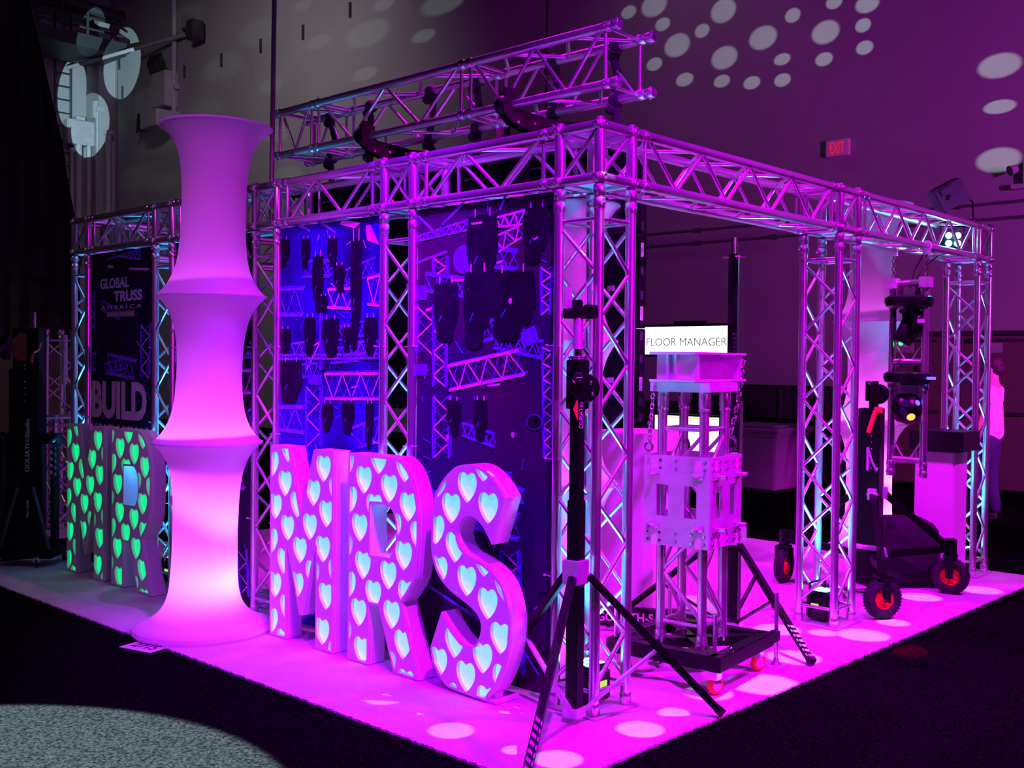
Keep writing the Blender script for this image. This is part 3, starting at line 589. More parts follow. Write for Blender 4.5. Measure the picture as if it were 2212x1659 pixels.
# ------------------------------------------------------------------ big cut-out letters with hearts
LETTERS = {
 'M': ([0,11300,1870,11300,3060,7480,4300,11300,6120,11300,6120,0,4520,0,4520,5750,3310,1660,2970,1660,1660,5750,1660,0,0,0],
  None,
  [[5587,10995,5527,11010,5407,10990,5302,10933,5212,10854,5122,10926,5017,10985,4882,11009,4762,10976,4657,10890,4580,10755,4548,10575,4561,10380,4626,10155,4758,9930,4912,9749,5092,9587,5212,9513,5332,9594,5482,9726,5657,9930,5781,10140,5853,10380,5866,10575,5839,10740,5752,10894,5647,10980],
   [1880,9855,1820,9870,1700,9850,1596,9793,1506,9714,1416,9786,1310,9845,1176,9869,1056,9836,950,9750,873,9615,841,9435,855,9240,919,9015,1051,8790,1206,8609,1386,8447,1506,8373,1626,8454,1776,8586,1950,8790,2075,9000,2146,9240,2160,9435,2132,9600,2046,9754,1940,9840],
   [570,10925,510,10940,390,10920,285,10863,195,10784,135,10828,130,10820,130,9485,195,9443,300,9513,459,9650,639,9860,771,10085,833,10295,849,10505,817,10685,735,10824,630,10910],
   [1779,11155,1769,11170,1184,11170,1177,11155,1214,11032,1344,10810,1544,10583,1679,10467,1799,10393,1919,10474,1975,10525],
   [4642,9555,4582,9570,4462,9550,4357,9493,4267,9414,4163,9495,4057,9551,3937,9569,3877,9554,3865,9540,3641,8850,3682,8712,3803,8505,3982,8292,4147,8147,4267,8073,4387,8154,4537,8286,4711,8490,4837,8702,4908,8940,4921,9135,4894,9300,4807,9454,4702,9540],
   [5990,9880,5984,9886,5954,9876,5849,9790,5772,9655,5740,9475,5755,9265,5818,9055,5887,8935,5949,8830,5984,8790,5990,8800],
   [915,8415,855,8430,735,8410,630,8353,540,8274,436,8355,330,8411,210,8429,150,8414,130,8400,130,7305,266,7140,369,7050,420,7007,540,6933,648,7005,805,7140,975,7338,1117,7575,1181,7800,1194,7995,1167,8160,1080,8314,975,8400],
   [2494,8725,2398,8739,2294,8712,2174,8620,2096,8485,2064,8290,2080,8095,2149,7870,2278,7654,2454,7450,2594,7329,2728,7243,2848,7324,2942,7405,2945,7420,2545,8695,2534,8715],
   [5873,8475,5813,8490,5693,8470,5588,8413,5498,8334,5408,8406,5303,8465,5183,8488,5048,8456,4943,8370,4861,8220,4834,8055,4849,7845,4919,7620,5043,7410,5123,7317,5224,7200,5363,7079,5498,6993,5618,7074,5763,7200,5943,7410,5990,7500,5990,8400,5988,8415,5933,8460],
   [2159,7265,2099,7280,1979,7260,1874,7203,1784,7124,1694,7196,1589,7255,1454,7279,1334,7246,1229,7160,1152,7025,1120,6845,1133,6650,1198,6425,1329,6200,1484,6019,1634,5882,1679,5879,1724,5863,1766,5825,1784,5789,1799,5793,1904,5864,2054,5996,2229,6200,2353,6410,2425,6650,2438,6845,2411,7010,2324,7164,2219,7250],
   [4337,7585,4277,7600,4157,7580,4052,7523,3962,7444,3872,7516,3767,7575,3632,7599,3512,7566,3407,7480,3330,7345,3298,7165,3311,6970,3375,6745,3507,6520,3662,6339,3842,6177,3962,6103,4082,6184,4232,6316,4406,6520,4531,6730,4603,6970,4616,7165,4589,7330,4502,7484,4397,7570],
   [524,6355,464,6370,344,6350,239,6293,149,6214,134,6217,130,6205,130,4885,149,4873,299,4980,413,5080,593,5290,725,5515,787,5725,803,5935,771,6115,689,6254,584,6340],
   [3392,6125,3332,6140,3212,6120,3107,6063,3017,5984,2927,6056,2822,6115,2687,6139,2567,6106,2462,6020,2385,5885,2353,5705,2367,5510,2431,5285,2563,5060,2717,4879,2897,4717,3017,4643,3137,4724,3287,4856,3462,5060,3587,5270,3658,5510,3672,5705,3644,5870,3557,6024,3452,6110],
   [5570,6455,5510,6470,5390,6450,5285,6393,5195,6314,5105,6386,5000,6445,4865,6469,4745,6436,4640,6350,4563,6215,4531,6035,4541,5885,4610,5844,4642,5795,4650,5750,4651,5540,4740,5390,4895,5209,5075,5047,5195,4973,5315,5054,5465,5186,5639,5390,5764,5600,5836,5840,5849,6035,5822,6200,5735,6354,5630,6440],
   [1185,5275,1090,5289,985,5262,865,5170,788,5035,756,4840,771,4645,841,4420,970,4204,1145,4000,1283,3880,1420,3793,1525,3863,1530,3880,1530,5215,1525,5221,1510,5213,1420,5134,1316,5215,1225,5265],
   [3998,4935,3903,4949,3783,4916,3678,4830,3596,4680,3569,4515,3584,4305,3646,4095,3760,3900,3813,3829,3819,3840,4121,4860,4125,4875,4113,4884,4038,4925],
   [4668,4920,4650,4920,4650,3855,4653,3842,4677,3870,4740,3975,4809,4095,4871,4305,4887,4515,4855,4695,4777,4830],
   [5990,5290,5989,5298,5974,5300,5929,5286,5824,5200,5747,5065,5714,4885,5730,4675,5792,4465,5879,4315,5924,4240,5989,4165],
   [903,3755,843,3770,723,3750,618,3693,528,3614,423,3695,318,3751,198,3769,138,3753,130,3740,130,2630,253,2480,363,2385,410,2345,528,2273,635,2345,792,2480,963,2678,1104,2915,1168,3140,1182,3335,1154,3500,1068,3654,963,3740],
   [3100,4075,3040,4090,2920,4070,2815,4013,2725,3934,2621,4015,2515,4071,2395,4089,2340,4075,2338,4060,2713,2890,2785,2662,2800,2643,2990,2800,3160,2998,3302,3235,3366,3460,3380,3655,3352,3820,3265,3974,3160,4060],
   [5870,3835,5810,3850,5690,3830,5585,3773,5495,3694,5405,3766,5300,3825,5180,3848,5045,3816,4940,3730,4858,3580,4830,3415,4846,3205,4915,2980,5040,2770,5130,2665,5220,2560,5360,2439,5495,2353,5615,2434,5759,2560,5945,2778,5990,2860,5990,3760,5985,3775,5930,3820],
   [1508,2575,1413,2589,1293,2556,1188,2470,1106,2320,1078,2155,1094,1945,1158,1732,1313,1480,1468,1300,1518,1257,1530,1270,1530,2560],
   [584,1615,524,1630,404,1610,299,1553,209,1474,134,1531,130,1525,130,190,137,175,209,133,294,190,474,340,654,550,786,775,848,985,863,1195,831,1375,749,1514,644,1600],
   [5547,1795,5487,1810,5367,1790,5262,1733,5172,1654,5082,1726,4977,1785,4857,1808,4731,1780,4654,1720,4650,850,4722,724,4898,520,4947,477,5052,387,5172,313,5292,394,5442,526,5617,730,5749,955,5813,1180,5826,1375,5799,1540,5712,1694,5607,1780],
   [1186,505,1091,519,986,492,866,400,789,265,767,145,776,130,1211,130,1526,130,1530,445,1511,443,1421,364,1317,445,1226,495],
   [5990,690,5984,696,5954,686,5849,600,5772,465,5740,285,5752,135,5989,135]]),
 'R': ([0,11300,3660,11300,3970,11310,4470,11090,4920,10700,5260,10180,5510,9560,5670,8930,5740,8290,5750,7650,5730,7010,5560,5490,5330,4900,4940,4360,4450,3800,5850,0,3900,0,2620,3300,1780,3300,1780,0,0,0],
  [1890,8710,3170,8760,3470,8720,3780,8400,3960,7930,4020,7280,3970,7080,3930,6750,3750,6330,3530,6000,1840,5960],
  [[1710,10655,1650,10670,1530,10650,1425,10593,1335,10514,1245,10586,1140,10645,1005,10669,885,10636,780,10550,703,10415,671,10235,684,10040,749,9815,880,9590,1035,9409,1215,9247,1335,9173,1455,9254,1605,9386,1780,9590,1904,9800,1976,10040,1989,10235,1962,10400,1875,10554,1770,10640],
   [3195,11155,3180,11170,1935,11170,1925,11155,1986,10960,2110,10750,2213,10630,2290,10540,2430,10419,2565,10333,2685,10414,2830,10540,3010,10750,3141,10975],
   [3810,10375,3750,10390,3630,10370,3525,10313,3435,10234,3345,10306,3240,10365,3105,10389,2985,10356,2880,10270,2803,10135,2771,9955,2784,9760,2849,9535,2980,9310,3135,9129,3315,8967,3435,8893,3555,8974,3705,9106,3880,9310,4004,9520,4076,9760,4089,9955,4062,10120,3975,10274,3870,10360],
   [410,11170,140,11170,130,11155,130,10270,140,10243,155,10261,240,10360,365,10572,434,10795,449,11005,424,11155],
   [4022,11145,4001,11145,4014,10950,4079,10725,4210,10500,4377,10305,4530,10169,4650,10087,4665,10083,4830,10203,4930,10290,4981,10350,4984,10365,4815,10619,4397,10980],
   [480,9485,420,9500,300,9480,195,9423,130,9365,130,8030,135,8024,212,8075,285,8136,375,8216,555,8428,681,8645,746,8870,759,9065,727,9245,645,9384,540,9470],
   [2600,9235,2540,9250,2420,9230,2315,9173,2225,9094,2135,9166,2030,9225,1910,9248,1775,9216,1670,9130,1593,8995,1561,8800,1576,8605,1639,8395,1726,8245,1745,8212,1751,8230,1761,8725,1784,8785,1820,8819,1880,8840,2855,8878,2867,8890,2847,8995,2769,9130,2660,9220],
   [5330,9555,5270,9570,5150,9550,5045,9493,4955,9414,4865,9486,4760,9545,4640,9568,4505,9536,4400,9450,4318,9300,4291,9135,4306,8925,4376,8700,4500,8490,4629,8340,4685,8276,4820,8159,4955,8073,5075,8154,5225,8286,5400,8490,5524,8700,5554,8790,5541,8910,5384,9525,5375,9543],
   [4150,8395,4090,8410,3970,8390,3933,8365,4086,7960,4148,7255,4180,7283,4225,7338,4351,7555,4414,7765,4429,7975,4397,8155,4319,8290,4210,8380],
   [5570,8155,5475,8169,5370,8142,5250,8050,5173,7915,5141,7735,5156,7525,5219,7315,5350,7090,5389,7045,5530,6880,5565,6850,5580,6842,5581,6850,5601,7030,5620,7660,5612,8140],
   [1370,8045,1310,8060,1190,8040,1085,7983,995,7904,905,7976,800,8035,665,8059,545,8026,440,7940,363,7805,331,7625,344,7430,409,7205,540,6980,695,6799,875,6637,995,6563,1115,6644,1265,6776,1440,6980,1564,7190,1636,7430,1649,7625,1622,7790,1535,7944,1430,8030],
   [180,6810,135,6819,130,6810,130,5715,135,5696,190,5760,225,5819,321,5985,384,6195,399,6405,367,6585,289,6720],
   [5000,6985,4940,7000,4820,6980,4715,6923,4625,6844,4535,6916,4430,6975,4310,6998,4175,6966,4077,6880,4055,6715,3966,6505,3976,6355,4046,6130,4170,5920,4325,5739,4505,5577,4625,5503,4745,5584,4895,5716,5070,5920,5194,6130,5266,6370,5279,6565,5252,6730,5165,6884,5060,6970],
   [1670,6035,1610,6050,1490,6030,1385,5973,1295,5894,1205,5966,1100,6025,965,6049,845,6016,740,5930,663,5795,631,5615,644,5420,709,5195,840,4970,995,4789,1175,4627,1295,4553,1415,4634,1565,4766,1740,4970,1864,5180,1936,5420,1949,5615,1922,5780,1895,5830,1805,5835,1746,5870,1714,5930,1710,6020],
   [3790,5795,3730,5810,3610,5790,3505,5733,3415,5654,3325,5726,3220,5785,3085,5809,2965,5776,2860,5690,2783,5555,2751,5375,2764,5180,2829,4955,2960,4730,3115,4549,3295,4387,3415,4313,3535,4394,3685,4526,3860,4730,3984,4940,4056,5180,4069,5375,4042,5540,3955,5694,3850,5780],
   [410,4815,350,4830,230,4810,140,4761,130,4740,130,3420,142,3405,283,3525,480,3750,604,3960,676,4200,689,4395,657,4575,575,4714,470,4800],
   [2560,4605,2500,4620,2380,4600,2275,4543,2185,4464,2095,4536,1990,4595,1870,4618,1735,4586,1630,4500,1548,4350,1521,4185,1534,3990,1600,3762,1750,3517,1825,3431,2530,3430,2630,3540,2761,3765,2824,3975,2839,4185,2807,4365,2729,4500,2620,4590],
   [5228,4995,5180,5010,5060,4990,4955,4933,4865,4854,4775,4926,4670,4985,4550,5008,4415,4976,4310,4890,4233,4755,4201,4575,4216,4365,4279,4155,4400,3947,4415,3957,4837,4440,5210,4956],
   [1340,3425,1280,3440,1160,3420,1055,3363,965,3284,875,3356,770,3415,635,3439,515,3406,410,3320,333,3185,301,3005,314,2810,379,2585,510,2360,665,2179,845,2017,965,1943,1085,2024,1235,2156,1410,2360,1534,2570,1606,2810,1619,3005,1592,3170,1505,3324,1400,3410],
   [4080,3765,4020,3780,3900,3760,3795,3703,3705,3624,3615,3696,3510,3755,3375,3779,3255,3746,3150,3660,3073,3525,3041,3345,3054,3150,3119,2925,3250,2700,3405,2519,3585,2357,3705,2283,3825,2364,3975,2496,4150,2700,4274,2910,4346,3150,4359,3345,4332,3510,4245,3664,4140,3750],
   [148,2075,130,2075,130,1055,145,1048,211,1160,271,1265,334,1475,349,1685,317,1865,239,2000],
   [4370,2355,4275,2369,4170,2342,4050,2250,3968,2100,3941,1935,3956,1725,4026,1500,4150,1290,4335,1076,4485,947,4605,873,4766,990,4870,1080,5050,1290,5164,1485,4845,2352,4800,2350,4695,2293,4605,2214,4501,2295,4410,2345],
   [1610,1385,1550,1400,1430,1380,1325,1323,1235,1244,1145,1316,1040,1375,920,1398,785,1366,680,1280,603,1145,571,950,586,755,649,545,736,395,785,314,950,130,1520,133,1650,290,1650,1355,1640,1378],
   [3780,1105,3720,1120,3630,1105,3617,1090,3937,265,3960,226,3975,252,4044,475,4059,685,4032,850,3945,1004,3840,1090],
   [5270,355,5210,370,5090,350,4985,293,4895,214,4805,286,4700,345,4565,369,4445,336,4340,250,4280,145,4280,130,4355,130,5495,130,5500,145,5435,254,5330,340]]),
 'S': ([150,9120,310,9710,750,10350,1300,10860,1840,11200,2540,11340,3110,11330,3630,11190,4180,10880,4690,10440,5110,9920,4280,7620,4010,8000,3710,8380,3270,8700,2840,8840,2400,8760,2100,8450,1900,7960,1920,7600,2110,7250,2510,6960,3000,6830,3700,6620,4380,6290,4970,5780,5340,5060,5560,4090,5490,3080,5220,2070,4700,1000,4190,380,3950,30,1490,130,760,530,220,1090,0,1850,810,3830,1550,3020,2180,2570,2770,2450,3230,2650,3530,3130,3610,3570,3480,3970,3040,4330,2330,4640,1520,4950,790,5400,320,5960,40,6750,20,7510,60,8470],
  None,
  [[2950,10945,2890,10960,2770,10940,2665,10883,2575,10804,2485,10876,2380,10935,2245,10959,2125,10926,2020,10840,1943,10705,1911,10525,1924,10330,1989,10105,2120,9880,2275,9699,2455,9537,2575,9463,2695,9544,2845,9676,3020,9880,3144,10090,3216,10330,3229,10525,3202,10690,3115,10844,3010,10930],
   [1830,9815,1770,9830,1650,9810,1545,9753,1455,9674,1365,9746,1260,9805,1125,9829,1005,9796,900,9710,823,9575,791,9395,804,9200,869,8975,1000,8750,1155,8569,1335,8407,1455,8333,1575,8414,1725,8546,1900,8750,2024,8960,2096,9200,2109,9395,2082,9560,1995,9714,1890,9800],
   [4400,10085,4340,10100,4220,10080,4115,10023,4025,9944,3935,10016,3830,10075,3695,10099,3575,10066,3470,9980,3393,9845,3361,9665,3374,9470,3439,9245,3570,9020,3725,8839,3905,8677,4025,8603,4145,8684,4295,8816,4470,9020,4594,9230,4666,9470,4679,9665,4652,9830,4565,9984,4460,10070],
   [1111,10505,850,10265,435,9662,416,9605,420,9587,465,9563,585,9644,730,9770,910,9980,1041,10205,1104,10415],
   [3186,11175,3145,11186,3133,11175,3230,11010,3410,10800,3565,10667,3685,10593,3829,10695,3950,10800,3976,10830,3977,10845,3580,11069],
   [700,8635,640,8650,520,8630,415,8573,325,8494,221,8575,205,8569,189,8455,150,7510,156,7270,310,7157,325,7153,340,7163,445,7234,590,7360,770,7570,901,7795,964,8005,979,8215,947,8395,865,8534,760,8620],
   [1510,7905,1415,7919,1310,7892,1190,7800,1108,7650,1081,7485,1096,7275,1166,7050,1290,6840,1470,6630,1625,6497,1730,6427,1745,6423,1820,6473,2015,6636,2190,6840,2268,6975,2030,7148,1997,7185,1796,7560,1775,7791,1745,7764,1730,7769,1641,7845,1550,7895],
   [950,6595,890,6610,770,6590,665,6533,575,6454,471,6535,365,6591,260,6608,245,6609,233,6595,436,6025,665,5751,875,5501,950,5454,1020,5530,1151,5755,1216,5980,1229,6175,1202,6340,1115,6494,1010,6580],
   [2980,6375,2920,6390,2800,6370,2695,6313,2605,6234,2515,6306,2410,6365,2275,6389,2155,6356,2050,6270,1973,6135,1941,5955,1954,5760,2019,5535,2150,5310,2305,5129,2485,4967,2605,4893,2725,4974,2875,5106,3050,5310,3174,5520,3246,5760,3259,5955,3232,6120,3145,6274,3040,6360],
   [3248,6620,3220,6627,3214,6620,3320,6440,3500,6230,3655,6097,3775,6023,3936,6140,4039,6230,4082,6290,3655,6497],
   [1810,5075,1750,5090,1612,5060,1870,4955,2005,4904,2013,4910,2006,4925,1975,4974,1870,5060],
   [4420,5485,4360,5500,4240,5480,4135,5423,4045,5344,3955,5416,3850,5475,3715,5499,3595,5466,3490,5380,3413,5245,3381,5065,3394,4870,3459,4645,3590,4420,3745,4239,3925,4077,4045,4003,4165,4084,4315,4216,4490,4420,4614,4630,4686,4870,4699,5065,4672,5230,4585,5384,4480,5470],
   [4528,5990,4520,5997,4512,5990,4516,5915,4579,5705,4710,5480,4895,5266,5045,5137,5165,5063,5182,5075,5178,5090,4865,5697],
   [5280,3985,5220,4000,5100,3980,4995,3923,4905,3844,4815,3916,4710,3975,4590,3998,4455,3966,4350,3880,4268,3730,4241,3565,4256,3355,4326,3130,4450,2920,4545,2809,4630,2710,4770,2589,4905,2503,5025,2584,5160,2701,5295,2857,5361,3100,5416,3895,5413,3910,5340,3970],
   [4110,2815,4050,2830,3930,2810,3825,2753,3735,2674,3631,2755,3540,2805,3495,2816,3480,2805,3315,2552,3080,2440,3071,2380,3084,2200,3149,1975,3280,1750,3434,1570,3615,1407,3735,1333,3855,1414,4005,1546,4180,1750,4304,1960,4376,2200,4389,2395,4362,2560,4275,2714,4170,2800],
   [1287,3115,1270,3119,1210,3070,1133,2935,1101,2755,1116,2545,1186,2320,1310,2110,1490,1900,1645,1767,1750,1697,1765,1693,1872,1765,1995,1870,2210,2110,2335,2322,2359,2395,2140,2446,2110,2461,1467,2920],
   [980,1975,920,1990,800,1970,695,1913,605,1834,501,1915,395,1971,275,1989,185,1959,138,1840,334,1165,545,940,815,660,875,706,1050,910,1181,1135,1246,1360,1259,1555,1232,1720,1145,1874,1040,1960],
   [2970,1665,2910,1680,2790,1660,2685,1603,2595,1524,2505,1596,2400,1655,2265,1679,2145,1646,2040,1560,1963,1425,1931,1245,1944,1050,2009,825,2140,600,2281,435,2325,386,2522,225,2640,214,2715,264,2865,396,3040,600,3164,810,3236,1050,3249,1245,3222,1410,3135,1564,3030,1650],
   [4860,2005,4765,2019,4645,1986,4540,1900,4463,1765,4431,1585,4446,1375,4509,1165,4573,1060,4592,1075,5007,1930,4900,1995],
   [1780,445,1720,460,1600,440,1495,383,1428,325,1432,310,1525,259,1660,253,1990,240,2001,250,1945,344,1840,430],
   [4330,755,4310,765,4220,750,4115,693,4025,614,3921,695,3815,751,3695,769,3583,740,3470,650,3393,515,3361,335,3363,290,3370,200,3380,183,3875,163,3890,172,4085,457]]),
}

XF, DEP = -0.21, 0.115
def pl(a): return [(a[i] * 1e-4, a[i + 1] * 1e-4) for i in range(0, len(a), 2)]
def smooth(P, k=3):
    n = len(P); out = []
    cor = []
    for i in range(n):
        a = V(P[i]) - V(P[i - 1]); c = V(P[(i + 1) % n]) - V(P[i]); cor.append(a.angle(c) > 0.66 or a.length > 0.25 or c.length > 0.25)
    for i in range(n):
        p0, p1, p2, p3 = (V(P[(i + j) % n]) for j in (-1, 0, 1, 2)); out.append(tuple(p1))
        if cor[i] and cor[(i + 1) % n] or (p2 - p1).length > 0.16: continue
        if cor[i]: p0 = p1
        if cor[(i + 1) % n]: p3 = p2
        for s in range(1, k):
            t = s / k; out.append(tuple(0.5 * ((2 * p1) + (p2 - p0) * t + (2 * p0 - 5 * p1 + 4 * p2 - p3) * t * t + (3 * p1 - p0 - 3 * p2 + p3) * t ** 3)))
    return out
def filled(polys, th):
    cu = bpy.data.curves.new('c', 'CURVE'); cu.dimensions = '2D'; cu.fill_mode = 'BOTH'; cu.extrude = th / 2
    for P in polys:
        sp = cu.splines.new('POLY'); sp.points.add(len(P) - 1)
        for q, p in zip(sp.points, P): q.co = (p[0], p[1], 0, 1)
        sp.use_cyclic_u = True
    ob = bpy.data.objects.new('c', cu); COL.objects.link(ob); dg = bpy.context.evaluated_depsgraph_get(); me = bpy.data.meshes.new_from_object(ob.evaluated_get(dg))
    bpy.data.objects.remove(ob); bpy.data.curves.remove(cu); return me
def letter(ch, y0, lab, hm, foot=False):
    o, c, hh = LETTERS[ch]; o = smooth([(a[0], max(a[1], 0.0)) for a in pl(o)]); c = smooth(pl(c)) if c else None; hh = [pl(h) for h in hh]
    t = thing('marquee_letter', lab, 'letter', (XF, y0 - 0.3, 0.004), 'cut-out letters with hearts')
    P3 = lambda p, x: V((x, y0 - p[0], p[1] + 0.004))
    me = filled([o] + ([c] if c else []) + hh, 0.022); b = MB()
    b.add([V((XF + 0.011 - v.co.z, y0 - v.co.x, v.co.y + 0.004)) for v in me.vertices], [tuple(p.vertices) for p in me.polygons]); bpy.data.meshes.remove(me)
    b.build('front_plate', WHT, t)
    b = MB()
    for Q in [o] + ([c] if c else []):
        n = len(Q); A = [P3(q, XF + 0.0225) for q in Q]; B = [P3(q, XF + DEP) for q in Q]; b.add(A + B, [(i, (i + 1) % n, n + (i + 1) % n, n + i) for i in range(n)])
    b.build('side_wall', WHT, t)
    me = filled([o] + ([c] if c else []), 0.004); b = MB()
    b.add([V((XF + DEP - v.co.z, y0 - v.co.x, v.co.y + 0.004)) for v in me.vertices], [tuple(p.vertices) for p in me.polygons]); bpy.data.meshes.remove(me)
    b.build('back_plate', WHT, t)
    for h in hh:
        b = MB(); n = len(h); cx = sum(p[0] for p in h) / n; cz = sum(p[1] for p in h) / n
        b.add([P3(p, XF + 0.0205) for p in h] + [P3(p, XF + 0.024) for p in h], [tuple(range(n)), tuple(range(n, 2 * n))] + [(i, (i + 1) % n, n + (i + 1) % n, n + i) for i in range(n)]); b.build('heart', hm, t)
    if foot:
        b = MB(); b.box((XF + 0.09, y0 - 0.41, 0.012), (0.16, 0.10, 0.02)); b.box((XF + 0.06, y0 - 0.40, 0.035), (0.05, 0.07, 0.03)); b.build('foot_block', WHT, t, bev=0.002)
    return t
letter('M', 2.312, 'white letter M with aqua hearts, right of the tall pink column', HC)
letter('R', 1.565, 'white letter R with aqua hearts, in the middle of its word', HC)
letter('S', 0.893, 'white letter S with aqua hearts, nearest the front corner', HC, True)
letter('M', 5.055, 'purple-shaded letter M with green hearts, leftmost letter of all', HG)
letter('R', 4.325, 'purple-shaded letter R with green hearts, left of the tall pink column', HG)
letter('S', 3.50, 'letter S with green hearts mostly hidden behind the tall pink column', HG, True)

# ------------------------------------------------------------------ printed banners
XB = 0.012
B4=[
  ('T',[(1.291, 2.285), (0.825, 2.321), (0.826, 2.374), (1.279, 2.31)]),
  ('T',[(1.065, 2.361), (0.909, 2.455)]),
  ('Tm',[(0.678, 2.361), (0.472, 2.383), (0.492, 2.314), (0.666, 2.316)]),
  ('Tm',[(0.688, 2.266), (0.513, 2.308), (0.491, 2.252), (0.664, 2.185)]),
  ('T',[(1.264, 2.171), (1.026, 2.216)]),
  ('Tv',[(1.137, 2.189), (1.032, 2.183), (1.031, 2.082), (1.136, 2.088)]),
  ('E',[(0.905, 2.167), (0.829, 2.162), (0.906, 2.241)]),
  ('H',[(0.766, 2.199), (0.642, 2.191), (0.768, 2.369)]),
  ('H',[(0.396, 2.26), (0.304, 2.253), (0.398, 2.384)]),
  ('H',[(1.034, 1.899), (0.926, 1.896), (1.036, 2.041)]),
  ('H',[(0.551, 1.918), (0.381, 1.913), (0.553, 2.075)]),
  ('H',[(0.797, 1.909), (0.683, 1.906), (0.799, 2.088)]),
  ('Tv',[(1.268, 1.939), (1.134, 1.935), (1.131, 1.672), (1.265, 1.672)]),
  ('Tv',[(1.132, 1.808), (1.033, 1.806), (1.03, 1.504), (1.129, 1.502)]),
  ('Tm',[(1.019, 1.614), (0.505, 1.697), (0.461, 1.58), (1.005, 1.488)]),
  ('Q',[(0.495, 1.783), (0.401, 1.82), (0.369, 1.743), (0.473, 1.708)]),
  ('Q',[(1.275, 2.043), (1.186, 2.047), (1.178, 1.97), (1.274, 1.965)]),
  ('Q',[(1.283, 1.62), (1.174, 1.625), (1.174, 1.565), (1.283, 1.559)]),
  ('Tv',[(0.368, 2.097), (0.292, 2.093), (0.309, 1.865), (0.36, 1.866)]),
  ('Tv',[(0.353, 1.712), (0.287, 1.727), (0.279, 1.178), (0.335, 1.175)]),
  ('Tv',[(1.128, 1.451), (1.005, 1.455), (1.001, 1.129), (1.124, 1.121)]),
  ('D',[(0.565, 1.942), (0.551, 1.941), (0.566, 1.958)]),
  ('D',[(0.539, 1.278), (0.523, 1.279), (0.54, 1.294)]),
  ('D',[(1.01, 1.241), (0.997, 1.242), (1.011, 1.251)]),
  ('R',[(0.397, 1.348), (0.343, 1.35), (0.397, 1.385)]),
  ('M',[(0.849, 2.351), (0.768, 2.353), (0.768, 2.341), (0.843, 2.341)]),
  ('M',[(0.994, 2.068), (0.892, 2.068), (0.898, 2.053), (0.99, 2.056)]),
  ('M',[(0.664, 2.141), (0.62, 2.149), (0.625, 2.135), (0.661, 2.129)]),
  ('M',[(0.417, 2.239), (0.383, 2.25), (0.386, 2.238), (0.412, 2.23)]),
  ('M',[(1.191, 1.92), (1.14, 1.927), (1.144, 1.911), (1.187, 1.907)]),
  ('M',[(0.723, 1.523), (0.628, 1.533), (0.634, 1.519), (0.718, 1.513)]),
  ('H',[(0.767, 1.34), (0.71, 1.342), (0.768, 1.437)]),
  ('H',[(0.967, 1.348), (0.907, 1.35), (0.968, 1.431)]),
  ('T',[(1.28, 2.439), (1.101, 2.305)]),
  ('T',[(0.645, 2.398), (0.602, 2.473)]),
]
B3=[
  ('T',[(2.564, 2.077), (2.296, 2.071), (2.303, 1.912), (2.562, 1.918)]),
  ('Tm',[(2.058, 2.057), (1.802, 2.055), (1.801, 1.936), (2.057, 1.953)]),
  ('Tm',[(1.688, 2.105), (1.575, 2.118), (1.573, 1.948), (1.686, 1.96)]),
  ('H',[(2.506, 2.301), (2.438, 2.297), (2.507, 2.38)]),
  ('H',[(2.274, 2.286), (2.225, 2.283), (2.275, 2.368)]),
  ('H',[(2.152, 2.098), (2.089, 2.096), (2.154, 2.25)]),
  ('H',[(2.014, 2.279), (1.961, 2.276), (2.015, 2.354)]),
  ('H',[(1.944, 2.117), (1.884, 2.114), (1.945, 2.191)]),
  ('H',[(1.788, 2.027), (1.73, 2.025), (1.791, 2.311)]),
  ('H',[(2.096, 1.973), (2.049, 1.972), (2.096, 2.02)]),
  ('H',[(2.229, 1.785), (2.165, 1.785), (2.23, 1.891)]),
  ('H',[(2.024, 1.774), (1.933, 1.773), (2.025, 1.877)]),
  ('H',[(1.656, 1.779), (1.592, 1.779), (1.657, 1.878)]),
  ('H',[(2.484, 1.758), (2.417, 1.758), (2.485, 1.827)]),
  ('H',[(1.873, 1.763), (1.829, 1.763), (1.874, 1.828)]),
  ('M',[(1.705, 2.404), (1.662, 2.41), (1.577, 2.287), (1.69, 2.322)]),
  ('M',[(1.925, 2.459), (1.748, 2.426), (1.806, 2.398), (1.94, 2.432)]),
  ('T',[(2.56, 1.669), (1.57, 1.676), (1.57, 1.653), (2.56, 1.644)]),
  ('Tv',[(2.268, 1.699), (2.127, 1.926), (2.123, 1.575), (2.267, 1.573)]),
  ('Tv',[(2.266, 1.477), (2.122, 1.48), (2.119, 1.119), (2.262, 1.11)]),
  ('Q',[(2.246, 1.554), (2.103, 1.552), (2.107, 1.49), (2.245, 1.492)]),
  ('Tm',[(2.084, 1.557), (1.569, 1.568), (1.567, 1.425), (2.082, 1.41)]),
  ('T',[(2.557, 1.341), (2.289, 1.351), (2.287, 1.196), (2.556, 1.202)]),
  ('H',[(1.853, 1.311), (1.787, 1.313), (1.854, 1.394)]),
  ('H',[(1.657, 1.274), (1.615, 1.276), (1.658, 1.391)]),
  ('H',[(2.05, 1.302), (1.989, 1.305), (2.051, 1.378)]),
  ('T',[(1.853, 1.237), (1.566, 1.323), (1.565, 1.188), (1.763, 1.14)]),
  ('T',[(2.172, 2.48), (1.985, 2.389)]),
  ('T',[(2.432, 2.492), (2.235, 2.418)]),
  ('H',[(2.423, 1.503), (2.29, 1.505), (2.424, 1.621)]),
  ('T',[(2.425, 1.738), (2.293, 1.747), (2.292, 1.675), (2.416, 1.674)]),
  ('T',[(1.828, 1.744), (1.571, 1.747), (1.57, 1.68), (1.828, 1.68)]),
]
